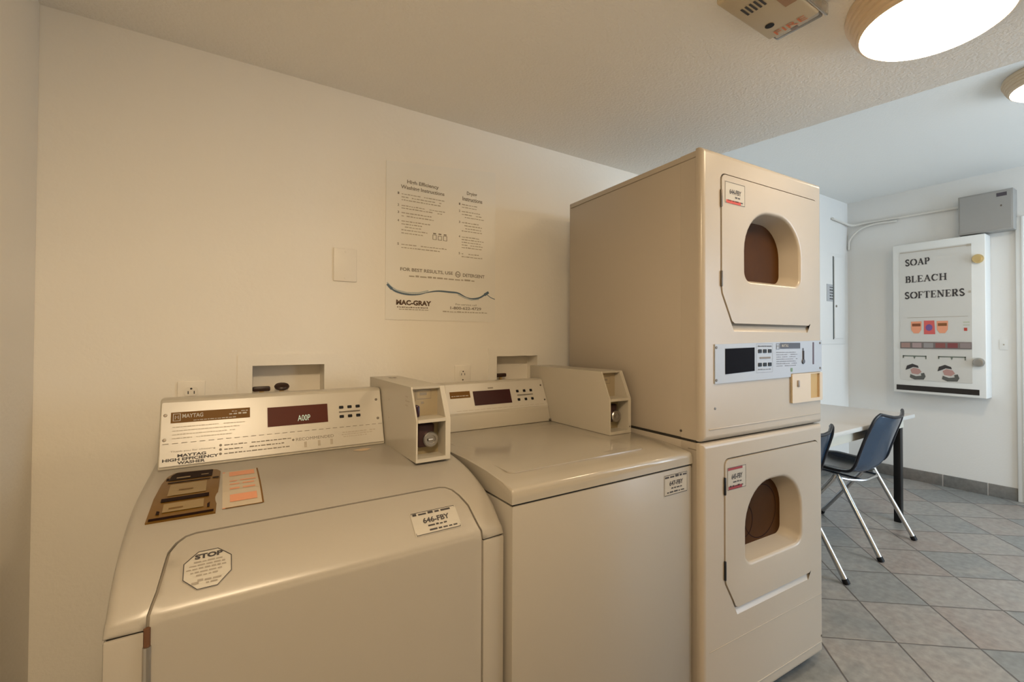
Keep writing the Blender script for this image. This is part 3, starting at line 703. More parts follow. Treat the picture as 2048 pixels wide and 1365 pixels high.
quad(bm, -0.085, -0.06, 1.388, 1.398, TOP, 0.0046); quad(bm, -0.04, -0.026, 1.395, 1.402, TOP, 0.0046)  # glints painted in tan on the dark upper compartment
fin('dispenser_glint', bm, TAN, dl)
bm = bmesh.new(); fineprint(bm, -0.075, -0.035, 1.29, 0.012, TOP, 0.0044); fin('dispenser_print', bm, AMBER, dl); bm = bmesh.new(); fineprint(bm, -0.085, -0.06, 1.195, 0.012, TOP, 0.0044); fin('dispenser_print', bm, AMBER, dl)
# use instructions sticker
bm = bmesh.new(); quad(bm, 0.001, 0.072, 1.166, 1.404, TOP, 0.0008, div=6); ist = fin('dosing_sticker', bm, mat('sticker_cream', (0.46, 0.385, 0.285), 0.4), W1)
bm = bmesh.new()
for (a, b, c, d) in ((0.001, 0.006, 1.166, 1.40), (0.014, 0.064, 1.355, 1.395), (0.014, 0.062, 1.19, 1.225)): quad(bm, a, b, c, d, TOP, 0.0013)
fineprint(bm, 0.014, 0.066, 1.31, 0.012, TOP, 0.0013); fineprint(bm, 0.014, 0.066, 1.285, 0.012, TOP, 0.0013); fineprint(bm, 0.014, 0.066, 1.255, 0.012, TOP, 0.0013)
fin('sticker_print', bm, mat('ink_salmon', (0.62, 0.27, 0.15), 0.5), ist)
bm = bmesh.new(); quad(bm, 0.0695, 0.0725, 1.166, 1.404, TOP, 0.0013, div=6); quad(bm, 0.006, 0.070, 1.165, 1.168, TOP, 0.0013); fin('sticker_edge', bm, BROWN, ist)
# a small patch of residue on the cover by the coin box
bm = bmesh.new(); poly(bm, [(0.335+0.022*math.cos(a)*(1+0.3*math.sin(3*a)), 1.46+0.016*math.sin(a)) for a in [2*PI*j/14 for j in range(14)]], TOP, 0.0006); fin('residue', bm, mat('residue_tan', (0.62, 0.47, 0.32), 0.6), W1)
# console and its overlay
CP = [(1.508, 0.9142), (1.567, 1.078), (1.5725, 1.083), (1.62, 1.083), (1.64, 1.07), (1.65, 0.9142)]
con1 = console(W1, -0.130, 0.412, CP, 0, 0)
dv = Vector((0, 1.567-1.508, 1.078-0.9142)); dz = dv/dv.z; nv = Vector((0, -dv.z, dv.y)).normalized()
def C1(x, z, n=0): return Vector((x, 1.508, 0.9142)) + dz*(z-0.9142) + nv*n
bm = bmesh.new(); plate(bm, rrect(-0.1265, 0.409, 0.922, 1.074, 0.003), [], lambda a, b, n: C1(a, b, n+0.0012), 0.001)
ov = fin('control_panel', bm, PANEL, W1)
bm = bmesh.new(); quad(bm, -0.108, 0.061, 1.023, 1.049, C1, 0.0018); fin('name_plate', bm, BROWN, ov)
bm = bmesh.new(); frame2(bm, -0.103, -0.089, 1.028, 1.045, 0.002, C1, 0.0024); stroke(bm, [(-0.099, 1.032), (-0.099, 1.041), (-0.096, 1.036), (-0.093, 1.041), (-0.093, 1.032)], 0.0015, C1, 0.0024); text(bm, 'MAYTAG', -0.085, -0.042, 1.034, 1.044, C1, 0.0024)
fineprint(bm, -0.062, 0.03, 1.026, 0.003, C1, 0.0024); fineprint(bm, 0.014, 0.054, 1.034, 0.0055, C1, 0.0024); fineprint(bm, 0.02, 0.056, 1.041, 0.003, C1, 0.0024)
fin('plate_lettering', bm, PALE, ov)
bm = bmesh.new()
for k in range(4): fineprint(bm, -0.104, 0.05-k*0.01, 1.012-k*0.009, 0.0028, C1, 0.0018)
fin('paragraph', bm, INKL, ov); bm = bmesh.new()
for k in range(3): fineprint(bm, 0.004, 0.158, 0.957-k*0.0105, 0.004, C1, 0.0018)
fin('paragraph', bm, INKG, ov); bm = bmesh.new()
for k in range(3): fineprint(bm, 0.286+0.004*k, 0.388-0.01*k, 0.958-k*0.006, 0.0034, C1, 0.0018, dens=0.7)
fin('paragraph', bm, INKL, ov)
for x in (0.19, 0.225, 0.258): bm = bmesh.new(); quad(bm, x, x+0.007, 0.930, 0.945, C1, 0.0018); fin('cup_mark', bm, INKL, ov)
bm = bmesh.new()
text(bm, 'MAYTAG', -0.092, -0.034, 0.9410, 0.9480, C1, 0.0018, bold=0.035); text(bm, 'HIGH EFFICIENCY', -0.121, -0.008, 0.9325, 0.9395, C1, 0.0018, bold=0.035); text(bm, 'WASHER', -0.092, -0.036, 0.9240, 0.9310, C1, 0.0018, bold=0.035)
fin('title_lettering', bm, INK, ov); bm = bmesh.new()
text(bm, 'Thank you for choosing', -0.106, -0.015, 0.952, 0.957, C1, 0.0018, bold=0)
text(bm, 'RECOMMENDED', 0.170, 0.268, 0.949, 0.957, C1, 0.0018, bold=0); 
x = -0.122
while x < 0.40: quad(bm, x, x+0.012, 0.9735, 0.9750, C1, 0.0018); x += 0.0185
quad(bm, -0.1265, 0.409, 0.9205, 0.9215, C1, 0.0018)
fin('panel_lettering', bm, INKG, ov)
bm = bmesh.new()
for k in range(3):
    bm = bmesh.new(); poly(bm, [(-0.004+0.0032*math.cos(a), 0.959-k*0.0105+0.0032*math.sin(a)) for a in [2*PI*j/10 for j in range(10)]], C1, 0.0018); fin('bullet_mark', bm, INKG, ov)
bm = bmesh.new(); poly(bm, [(0.163+0.003*math.cos(a), 0.953+0.003*math.sin(a)) for a in [2*PI*j/10 for j in range(10)]], C1, 0.0018)
fin('bullet_mark', bm, INKG, ov)
bm = bmesh.new(); quad(bm, 0.102, 0.255, 0.993, 1.0445, C1, 0.0022); dsp = fin('display', bm, DISP, ov)
bm = bmesh.new(); text(bm, 'A00P', 0.176, 0.208, 1.002, 1.018, C1, 0.0028, bold=0)
fin('display_digits', bm, LEDTXT, ov)
buttonset(ov, (0.293, 0.3165, 0.340), (1.031, 1.0045), (0.286, 0.346, 1.0155, 1.0195), C1, (0.0062, 0.0042))
for (x, z) in ((-0.119, 1.043), (-0.119, 0.984), (0.396, 1.047), (0.397, 0.991)):
    bm = bmesh.new(); p = C1(x, z, 0.001); lathe(bm, p, nv, [(0.0042, 0), (0.0036, 0.0016), (0, 0.002)], 10); fin('screw', bm, SCREW, ov)
cb1 = coin_box(W1, 0.413, 0.508, 1.222, 1.109, 1.024, 0.9135, 1.268, 1.70, 0)
bm = bmesh.new(); mpp = planemap((0.413, 0, 0), (0, -1, 0), (0, 0, 1), (-1, 0, 0))
for k in range(3): fineprint(bm, -1.31, -1.285+0.01*(k == 1), 1.055+k*0.012, 0.005, mpp, 0.0006)
fin('side_print', bm, INKL, cb1); bm = bmesh.new()
poly(bm, [(-1.47+0.003*math.cos(a), 1.055+0.003*math.sin(a)) for a in [2*PI*j/8 for j in range(8)]], mpp, 0.0006); fin('side_mark', bm, INKL, cb1); bm = bmesh.new(); poly(bm, [(-1.47+0.003*math.cos(a), 1.0+0.003*math.sin(a)) for a in [2*PI*j/8 for j in range(8)]], mpp, 0.0006)
fin('side_mark', bm, INKL, cb1)
bm = bmesh.new(); mpp = planemap((0, 0, 1.109), (1, 0, 0), (0, 1, 0), (0, 0, 1)); quad(bm, 0.452, 0.462, 1.60, 1.625, mpp, 0.0006); quad(bm, 0.465, 0.476, 1.60, 1.625, mpp, 0.0006); fin('top_mark', bm, INKG, cb1)

# ------------------------------------------------------------------ washer 2: top loader
X0, X1 = 0.550, 1.195
YW = 0.957
W2 = thing('washing_machine', (0.87, 1.3, 0), 'bisque top loading coin washer with flat lid beside the stacked dryers', 'washing machine')
bx('cabinet', (X0+0.002, X1-0.002, YW+0.002, 1.62, 0.03, 0.848), ENAMEL, W2, 0.004)
for fx in (X0+0.04, X1-0.04):
    for fy in (1.0, 1.57):
        bm = bmesh.new(); lathe(bm, (fx, fy, 0), (0, 0, 1), [(0, 0), (0.02, 0), (0.02, 0.012), (0.008, 0.014), (0.008, 0.032), (0, 0.032)], 12); fin('foot', bm, BLACK, W2)
bm = bmesh.new(); box(bm, X0+0.006, X1-0.006, YW+0.006, 1.61, 0.846, 0.856); fin('seam', bm, DARK, W2)
bm = bmesh.new()
t2 = [(YW, 0.8535), (YW, 0.881), (YW+0.002, 0.8865), (YW+0.007, 0.8895), (YW+0.05, 0.8955), (YW+0.13, 0.903), (YW+0.25, 0.9075), (1.62, 0.9075), (1.62, 0.8535)]
A = [bm.verts.new((X0, y, z)) for y, z in t2]; B = [bm.verts.new((X1, y, z)) for y, z in t2]
bm.faces.new(A); bm.faces.new(B[::-1])
for i in range(len(t2)): bm.faces.new((A[i], B[i], B[(i+1) % len(t2)], A[(i+1) % len(t2)]))
bmesh.ops.bevel(bm, geom=[e for e in bm.edges if abs(e.verts[0].co.x-e.verts[1].co.x) < 1e-6 and e.verts[0].co.z > 0.87 and e.verts[1].co.z > 0.87], offset=0.006, segments=3, affect='EDGES', profile=0.5)
fin('top_panel', bm, GLOSS, W2, sharp=40)
# lid slightly proud, with a finger recess at the front edge
lz = 0.9080
bm = bmesh.new(); plate(bm, rrect(0.590, 1.070, 1.04, 1.50, 0.018), [], lambda a, b, n: Vector((a, b, (lz if b > 1.2 else lz-0.006*((1.2-b)/0.16)**1.4)+n+0.001)), 0.004, [(0.59+k*0.04, 1.04+j*0.03) for k in range(1, 12) for j in range(1, 12)])
lid = fin('lid', bm, GLOSS, W2, sharp=40)
bm = bmesh.new(); box(bm, 0.925, 1.02, 1.062, 1.072, 0.898, 0.9045, 0.003); fin('finger_grip', bm, GAP, lid)
WF = planemap((0, YW+0.002, 0), (1, 0, 0), (0, 0, 1), (0, -1, 0))
label_sheet(1.067, 1.172, 0.773, 0.836, WF, '647-FBY', W2)
CP2 = [(1.580, 0.908), (1.596, 0.963), (1.600, 0.966), (1.645, 1.071), (1.651, 1.077), (1.68, 1.077), (1.70, 1.06), (1.71, 0.908)]
con2 = console(W2, 0.555, 1.087, CP2, 0, 0)
d2 = Vector((0, 1.645-1.600, 1.071-0.966)); dz2 = d2/d2.z; nv2 = Vector((0, -d2.z, d2.y)).normalized()
def C2(x, z, n=0): return Vector((x, 1.600, 0.966)) + dz2*(z-0.966) + nv2*n
bm = bmesh.new(); plate(bm, rrect(0.66, 1.084, 0.969, 1.070, 0.003), [], lambda a, b, n: C2(a, b, n+0.0012), 0.001); ov2 = fin('control_panel', bm, PANEL, W2)
bm = bmesh.new(); quad(bm, 0.673, 0.753, 1.021, 1.0445, C2, 0.0018); fin('name_plate', bm, BROWN, ov2)
bm = bmesh.new(); quad(bm, 0.765, 0.924, 0.991, 1.042, C2, 0.0022); fin('display', bm, mat('display_maroon', (0.035, 0.006, 0.006), 0.4, spec=0.2), ov2)
bm = bmesh.new(); fineprint(bm, 0.678, 0.75, 1.027, 0.0045, C2, 0.0024, dens=1); fin('plate_lettering', bm, PALE, ov2)
bm = bmesh.new(); x = 0.69
while x < 1.06: quad(bm, x, x+0.018, 0.9755, 0.9772, C2, 0.0018); x += 0.024
fin('fine_print', bm, INKL, ov2)
bm = bmesh.new(); quad(bm, 0.83, 0.853, 1.048, 1.053, C2, 0.0018); fin('latch_mark', bm, INKG, ov2)
buttonset(ov2, (0.957, 0.989, 1.020), (1.032, 1.000), (0.953, 1.027, 1.014, 1.019), C2, (0.0058, 0.0048))
for (x, z) in ((1.072, 1.049), (1.077, 0.992)):
    bm = bmesh.new(); lathe(bm, C2(x, z, 0.001), nv2, [(0.004, 0), (0.0036, 0.0016), (0, 0.002)], 10); fin('screw', bm, SCREW, ov2)
bm = bmesh.new(); lathe(bm, (1.082, 1.578, 0.914), (0, -1, 0.3), [(0.005, 0), (0.004, 0.003), (0, 0.004)], 8); fin('screw', bm, SCREW, W2)
cb2 = coin_box(W2, 1.0875, 1.188, 1.222, 1.126, 1.030, 0.9085, 1.268, 1.74, 1)
bm = bmesh.new(); lathe(bm, (1.182, 1.2215, 0.93), (0, -1, 0), [(0.003, 0), (0, 0.001)], 8); fin('screw', bm, SCREW, cb2)

# ------------------------------------------------------------------ stacked dryers
XF[0] = Matrix.Translation((1.2025, 0.9256, 0)) @ Matrix.Rotation(-0.0454, 4, 'Z')
DW, DD = 0.686, 0.735
T = thing('stacked_dryer', (1.55, 1.25, 0), 'tall bisque stack of two coin dryers with open oval door windows', 'dryer')
def cabinet(z0, z1, name):
    bm = bmesh.new()
    # side and back shell slightly behind the front panel
    box(bm, 0.004, DW-0.004, 0.09, DD, z0+0.002, z1-0.002, 0.003)
    for q in ((0.004, 0.03, z0+0.002, z1-0.002), (DW-0.03, DW-0.004, z0+0.002, z1-0.002)): box(bm, q[0], q[1], 0.0225, 0.0905, q[2], q[3])
    for zz in (z0+0.002, z1-0.022): box(bm, 0.0301, DW-0.0301, 0.0225, 0.0905, zz, zz+0.02)
    o = fin(name, bm, ENAMELD, T)
    return o
cl = cabinet(0.045, 0.918, 'lower_cabinet'); cu = cabinet(0.922, 1.838, 'upper_cabinet')
bm = bmesh.new(); box(bm, 0.006, DW-0.006, 0.03, DD-0.004, 0.915, 0.925); fin('seam', bm, DARK, T)
bm = bmesh.new(); box(bm, 0.03, DW-0.03, 0.045, DD-0.03, 0.0, 0.046); fin('plinth', bm, BLACK, T)
def winpoly(cxu, z0, z1, w_=0.322, d=0.0):
    return rrect(cxu-w_/2+d, cxu+w_/2-d, z0+d, z1-d, (0.032, 0.036, 0.135-d, 0.14-d), 9)
def shrink(poly_, k, cx, cz): return [((x-cx)*k+cx, (z-cz)*k+cz) for x, z in poly_]
def dryer_front(z0, z1, dpoly, wz, name):
    """stamped front panel with door cut line, door with deep bored window"""
    FM = lambda a, b, n=0: Vector((a, -n, b))
    bm = bmesh.new()
    # flat sheet with a rolled rim swept round it and a cut-out for door and finger scoop
    Rr = 0.016; nr = 7; dcut_ = growp(dpoly, 0.0035)
    bot = min(p[1] for p in dpoly); lx = min(p[0] for p in dpoly); rx_ = max(p[0] for p in dpoly)
    def rect(d):
        out = []
        q = rrect(d, DW-d, z0+d, z1-d, 0.004, 4)
        return q
    prev = None
    for k in range(nr+1):
        a_ = k/nr*PI/2; d_ = Rr*(1-math.sin(a_)); y_ = Rr*(1-math.cos(a_))
        vs = [bm.verts.new((x, y_, z)) for x, z in rect(d_)]
        if prev:
            for i in range(len(vs)): bm.faces.new((prev[i], prev[(i+1) % len(vs)], vs[(i+1) % len(vs)], vs[i]))
        else:
            inner = vs
        prev = vs
    back = [bm.verts.new((x, 0.024, z)) for x, z in rect(0)]
    for i in range(len(back)): bm.faces.new((prev[i], prev[(i+1) % len(back)], back[(i+1) % len(back)], back[i]))
    SC = 0.025; sl, sr = lx+0.050, rx_-0.055
    hole = []
    for (x, z) in dcut_:
        if z < bot+0.004: hole.append((max(sl+0.012, min(sr-0.012, x)), bot-SC))
        else: hole.append((x, z))
    plate(bm, rect(Rr), [hole], lambda a, b, n: Vector((a, -n, b)), 0.0)
    # hole skirt
    hv = [bm.verts.new((x, 0, z)) for x, z in hole]; hb = [bm.verts.new((x, 0.008, z)) for x, z in hole]
    for i in range(len(hv)):
        if min(hole[i][1], hole[(i+1) % len(hole)][1]) > bot-SC+0.001: bm.faces.new((hv[i], hv[(i+1) % len(hv)], hb[(i+1) % len(hv)], hb[i]))
    prev = None; bm2 = bmesh.new()   # concave finger scoop
    for k in range(9):
        t_ = k/8; z = bot+0.012-(SC+0.014)*t_; y_ = 0.0125*math.cos(t_*PI/2)**0.8 if t_ < 1 else 0
        vs = [bm2.verts.new((sl-0.012+(sr-sl+0.030)*j/14+(0.016*t_ if j == 0 else 0)-(0.016*t_ if j == 14 else 0), y_, z)) for j in range(15)]
        if prev:
            for j in range(14): bm2.faces.new((prev[j], prev[j+1], vs[j+1], vs[j]))
        prev = vs
    fr = fin(name+'_front_panel', bm, ENAMELD, T, sharp=45)
    fin('door_pull', bm2, ENAMELD, T, sharp=60)
    bm = bmesh.new(); bw = growp(dpoly, 0.006)
    wp_ = winpoly(0.372, *wz)
    plate(bm, bw, [growp(wp_, 0.012)], lambda a, b, n: Vector((a, 0.0085-n, b)), 0.0); fin('door_surround', bm, GAP, T)
    bm = bmesh.new()
    rimr = 0.012; n_r = 5
    wb = growp(wp_, rimr)
    plate(bm, growp(dpoly, -0.001), [wb], lambda a, b, n: Vector((a, -0.003-n, b)), 0.010, open_holes=True)
    # rolled lip then slanted bore to the glass
    cxw, czw = 0.372, (wz[0]+wz[1])/2
    loops = []
    for k in range(n_r+1):
        a = k/n_r*PI/2; d_ = rimr*(1-math.sin(a)); dep = rimr*(1-math.cos(a))
        loops.append((growp(wp_, d_) if d_ > 1e-6 else wp_, -0.003+dep))
    loops.append((shrink(wp_, 0.93, cxw, czw), 0.040)); loops.append((shrink(wp_, 0.88, cxw, czw), 0.070))
    prev = None
    for lp, y in loops:
        vs = [bm.verts.new((x, y, z)) for x, z in lp]
        if prev:
            for i in range(len(vs)): bm.faces.new((prev[i], prev[(i+1) % len(vs)], vs[(i+1) % len(vs)], vs[i]))
        prev = vs
    bmesh.ops.remove_doubles(bm, verts=bm.verts, dist=0.0002)
    dr = fin('door', bm, ENAMELD, T, sharp=40)
    gl = shrink(wp_, 0.885, cxw, czw)
    bm = bmesh.new(); plate(bm, gl, [], lambda a, b, n: Vector((a, 0.070-n, b)), 0); fin('window_glass', bm, DGLASS, dr)
    if name == 'upper': return fr, dr
    bm = bmesh.new()
    stroke(bm, [(cxw+0.02+0.095*math.cos(a), czw-0.01+0.095*math.sin(a)) for a in [2*PI*j/40 for j in range(40)]], 0.003, lambda a, b, n=0: Vector((a, 0.0695, b)), 0, closed=True)
    stroke(bm, [(cxw-0.07+0.045*math.cos(a), czw-0.03+0.055*math.sin(a)) for a in [2*PI*j/40 for j in range(40)]], 0.003, lambda a, b, n=0: Vector((a, 0.0693, b)), 0, closed=True)
    fin('drum_ring', bm, AMBERD, dr)
    return fr, dr
def growp(pl, d):
    n = len(pl); out = []
    ar = sum(pl[i][0]*pl[(i+1) % n][1]-pl[(i+1) % n][0]*pl[i][1] for i in range(n)); sg = 1 if ar > 0 else -1
    for i in range(n):
        a, b, c = pl[i-1], pl[i], pl[(i+1) % n]
        d1 = Vector((b[0]-a[0], b[1]-a[1])).normalized(); d2_ = Vector((c[0]-b[0], c[1]-b[1])).normalized()
        n1 = Vector((d1.y, -d1.x))*sg; n2 = Vector((d2_.y, -d2_.x))*sg; nn = (n1+n2)
        nn = nn/max(nn.length_squared*0.5, 0.3)
        out.append((b[0]+nn.x*d, b[1]+nn.y*d))
    return out
def doorpoly(l, r, top, bot, ch_z):
    R_ = 0.02; pts = []
    for k in range(6):
        a = k/5*PI/2; pts.append((r-R_+R_*math.cos(a), top-R_+R_*math.sin(a)))
    for k in range(6):
        a = PI/2+k/5*PI/2; pts.append((l+R_+R_*math.cos(a), top-R_+R_*math.sin(a)))
    pts += [(l, (top+ch_z)/2), (l, ch_z+0.01), (l+0.004, ch_z-0.012), (l+0.040, bot+0.028), (l+0.050, bot+0.008), (l+0.064, bot), (r-0.064, bot), (r-0.050, bot+0.008), (r-0.040, bot+0.028), (r-0.004, ch_z-0.012), (r, ch_z+0.01), (r, (top+ch_z)/2)]
    return pts
fu, du_ = dryer_front(0.922, 1.842, doorpoly(0.090, 0.652, 1.772, 1.292, 1.40), (1.436, 1.676), 'upper')
fl, dl_ = dryer_front(0.045, 0.918, doorpoly(0.104, 0.650, 0.856, 0.372, 0.475), (0.500, 0.756), 'lower')
# hinges
for (zz, z2) in ((1.41, 1.46), (1.665, 1.72)):
    bm = bmesh.new(); box(bm, 0.086, 0.092, -0.006, 0.004, zz, z2, 0.001); fin('hinge', bm, SCREW, du_)
for (zz, z2) in ((0.475, 0.535), (0.745, 0.80)):
    bm = bmesh.new(); box(bm, 0.100, 0.106, -0.006, 0.004, zz, z2, 0.001); fin('hinge', bm, BLACKM, dl_)
# raised ridge lines
bm = bmesh.new(); box(bm, 0.03, 0.665, -0.0018, 0.004, 0.957, 0.961, 0.0008); fin('ridge', bm, ENAMELD, fu)
bm = bmesh.new(); box(bm, 0.03, 0.675, -0.0018, 0.004, 0.086, 0.090, 0.0008); box(bm, 0.03, 0.675, -0.0012, 0.004, 0.270, 0.272, 0.0005); fin('ridge', bm, ENAMELD, fl)
# side seam between shell and front
bm = bmesh.new()
for z0_, z1_ in ((0.93, 1.835), (0.05, 0.912)): box(bm, 0.0030, 0.02, 0.0225, 0.0255, z0_, z1_)
fin('side_seam', bm, GAP, T)
bm = bmesh.new(); box(bm, 0.0028, 0.006, 0.024, DD-0.01, 1.815, 1.8175); fin('side_seam', bm, GAP, cu)
bm = bmesh.new(); box(bm, 0.0028, 0.006, 0.01, 0.06, 0.893, 0.896); fin('side_seam', bm, GAP, cl)
for (p, ax) in (((0.059, 0.001, 1.023), (0, -1, 0)), ((0.671, 0.001, 1.035), (0, -1, 0)), ((0.671, 0.001, 0.11), (0, -1, 0)), ((0.004, 0.09, 0.945), (-1, 0, 0))):
    bm = bmesh.new(); lathe(bm, p, ax, [(0.0045, 0), (0.004, 0.002), (0, 0.0026)], 10); fin('screw', bm, SCREW, T)
# control panel
DP = lambda a, b, n=0: Vector((a, -n, b))
bm = bmesh.new(); plate(bm, [(0.055, 1.101), (0.47, 1.106), (0.47, 1.118), (0.676, 1.120), (0.676, 1.238), (0.40, 1.232), (0.055, 1.225)], [], lambda a, b, n: DP(a, b, n+0.004), 0.004)
cp = fin('control_panel', bm, SILVER, T)
bm = bmesh.new(); poly(bm, [(0.103, 1.129), (0.256, 1.135), (0.256, 1.214), (0.103, 1.211)], DP, 0.0046); fin('display', bm, DISPK, cp)
buttonset(cp, (0.285, 0.313, 0.341), (1.201, 1.155), (0.285, 0.345, 1.175, 1.181), lambda a, b, n=0: DP(a, b, n+0.004), (0.009, 0.0062))
bm = bmesh.new(); frame2(bm, 0.266, 0.357, 1.128, 1.226, 0.0012, DP, 0.0046)
for k in range(7): fineprint(bm, 0.38, 0.50+0.01*(k % 2), 1.194-k*0.008, 0.0035, DP, 0.0046)
for k in range(3): fineprint(bm, 0.274, 0.352, 1.216-k*0.0, 0.005, DP, 0.0046)
fineprint(bm, 0.274, 0.352, 1.137, 0.005, DP, 0.0046)
fin('fine_print', bm, mat('ink_slate', (0.17, 0.18, 0.21), 0.6), cp)
bm = bmesh.new(); quad(bm, 0.402, 0.529, 1.208, 1.229, DP, 0.0046); fin('name_plate', bm, mat('ink_navy', (0.035, 0.035, 0.05), 0.5), cp); bm = bmesh.new(); quad(bm, 0.612, 0.622, 1.148, 1.231, DP, 0.0046); fin('edge_stripe', bm, mat('ink_plum', (0.05, 0.02, 0.035), 0.5), cp); bm = bmesh.new()
tube(bm, [(0.548, -0.0055, 1.20), (0.548, -0.0055, 1.165)], 0.0035, 6); lathe(bm, (0.548, -0.0045, 1.16), (0, -1, 0), [(0.010, 0), (0.008, 0.003), (0, 0.003)], 12)
lathe(bm, (0.548, -0.0045, 1.205), (0, -1, 0), [(0.005, 0), (0, 0.002)], 10)
fin('key_lock', bm, mat('lock_navy', (0.035, 0.035, 0.05), 0.5), cp)
bm = bmesh.new(); frame2(bm, 0.380, 0.398, 1.207, 1.226, 0.0025, DP, 0.0046); stroke(bm, [(0.384, 1.212), (0.384, 1.222), (0.389, 1.216), (0.394, 1.222), (0.394, 1.212)], 0.0018, DP, 0.0046)
fin('logo', bm, mat('ink_navy2', (0.05, 0.05, 0.07), 0.5), cp)
bm = bmesh.new(); text(bm, 'MAYTAG', 0.412, 0.452, 1.214, 1.224, DP, 0.0052); fin('plate_lettering', bm, PALE, cp)
bm = bmesh.new(); quad(bm, 0.467, 0.479, 1.125, 1.138, DP, 0.0048); fin('green_mark', bm, mat('ink_green', (0.12, 0.22, 0.12), 0.6), cp)
for (x, z) in ((0.061, 1.215), (0.061, 1.112), (0.664, 1.228), (0.664, 1.132)):
    bm = bmesh.new(); lathe(bm, (x, -0.004, z), (0, -1, 0), [(0.0045, 0), (0.004, 0.002), (0, 0.0026)], 10); fin('screw', bm, SCREW, cp)
# coin acceptor below the panel
bm = bmesh.new(); plate(bm, rrect(0.474, 0.676, 1.010, 1.116, 0.006), [[(0.594, 1.022), (0.657, 1.022), (0.657, 1.116-0.003), (0.594, 1.116-0.003)]], lambda a, b, n: DP(a, b, n+0.007), 0.007)
ca = fin('coin_acceptor', bm, mat('acceptor_cream', (0.55, 0.46, 0.35), 0.35), T)
bm = bmesh.new(); box(bm, 0.590, 0.660, -0.001, 0.002, 1.018, 1.117); fin('coin_recess', bm, mat('ochre', (0.42, 0.25, 0.08), 0.4, metal=0.4), ca)
bm = bmesh.new(); box(bm, 0.505, 0.515, -0.012, -0.006, 1.068, 1.092, 0.002); fin('coin_slot', bm, mat('slot_grey', (0.25, 0.22, 0.20), 0.4), ca)
bm = bmesh.new(); quad(bm, 0.470, 0.4745, 1.010, 1.116, DP, 0.005); fin('acceptor_edge', bm, mat('ochre_edge', (0.30, 0.20, 0.06), 0.5), ca)
DP2 = lambda a, b, n=0: Vector((a, -0.003-n, b))
label_sheet(0.105, 0.208, 1.680, 1.752, DP2, '644-FBY', du_, foot=RED)
label_sheet(0.113, 0.209, 0.756, 0.830, DP2, '645-FBY', dl_, foot=REDD, head=REDD)
XF[0] = Matrix.Identity(4)

# ------------------------------------------------------------------ ceiling lamps
def ceiling_lamp(cx, cy_, z, r, gm, label):
    t = thing('ceiling_lamp', (cx, cy_, z), label, 'ceiling lamp', None)
    bm = bmesh.new()
    lathe(bm, (cx, cy_, z), (0, 0, -1), [(0, 0.0005), (r*1.19, 0.0005), (r*1.21, 0.012), (r*1.205, 0.020), (r*1.165, 0.022), (r*1.165, 0.032), (r*1.13, 0.034), (r*1.13, 0.046), (r*1.09, 0.048), (r*1.09, 0.058), (r*1.05, 0.061), (r*1.045, 0.068), (r*1.0, 0.072), (r*0.97, 0.066), (0, 0.06)], 72)
    fin('rim', bm, RIM, t, sharp=28)
    bm = bmesh.new()
    pr_ = [(r*0.985, 0.066)]+[(r*math.cos(a)*0.985, 0.070+0.028*math.sin(a)) for a in [PI/2*k/10 for k in range(0, 11)]]
    pr_[-1] = (0, 0.098)
    lathe(bm, (cx, cy_, z), (0, 0, -1), pr_, 64); fin('glass_shade', bm, gm, t)
    return t
ceiling_lamp(1.495, 0.425, ZC, 0.163, GLOW1, 'large round flush ceiling lamp with ridged rim in front of the dryers')
ceiling_lamp(3.36, 0.47, ZF, 0.16, GLOW2, 'round ceiling lamp on the higher ceiling beyond the ceiling step')

ceiling_lamp(0.02, -0.15, ZC, 0.163, GLOW3, 'round flush ceiling lamp just behind the camera')

# ------------------------------------------------------------------ fire alarm on the ceiling
A1 = thing('fire_alarm', (1.16, 0.67, ZC), 'beige horn strobe fire alarm marked FIRE on the ceiling near the lamp', 'fire alarm')
bm = bmesh.new(); box(bm, 1.02, 1.268, 0.600, 0.742, ZC-0.036, ZC-0.0005, 0.008, 3); ab = fin('housing', bm, ALARM, A1)
AM = planemap((0, 0, ZC-0.036), (0, -1, 0), (-1, 0, 0), (0, 0, -1))
bm = bmesh.new(); text(bm, 'FIRE', -0.713, -0.628, -1.259, -1.238, AM, 0.0012, bold=0.0); fin('fire_lettering', bm, mat('ink_fire', (0.62, 0.17, 0.06), 0.5), ab)
bm = bmesh.new(); poly(bm, [(-0.704+0.0125*math.cos(a), -1.205+0.0105*math.sin(a)) for a in [2*PI*j/20 for j in range(20)]], AM, 0.0012); fin('sounder_hole', bm, BLACK, ab)
bm = bmesh.new()
for k in range(5): quad(bm, -0.715+k*0.012, -0.709+k*0.012, -1.12, -1.085, AM, 0.0012)
fin('grille', bm, INK, ab)
bm = bmesh.new(); quad(bm, -0.64, -0.61, -1.17, -1.12, AM, 0.001); fin('warning_mark', bm, mat('mark_brown', (0.33, 0.19, 0.10), 0.5), ab)
bm = bmesh.new(); box(bm, 1.268, 1.298, 0.606, 0.736, ZC-0.030, ZC-0.001, 0.006, 3); fin('strobe_lens', bm, CLEAR, A1)
bm = bmesh.new(); box(bm, 1.276, 1.290, 0.668, 0.686, ZC-0.028, ZC-0.014, 0.003); fin('strobe_tube', bm, mat('strobe_grey', (0.35, 0.27, 0.30), 0.3), A1)
bm = bmesh.new(); box(bm, 1.10, 1.296, 0.592, 0.5995, ZC-0.034, ZC-0.001, 0.003); fin('side_lens', bm, CLEAR, A1)

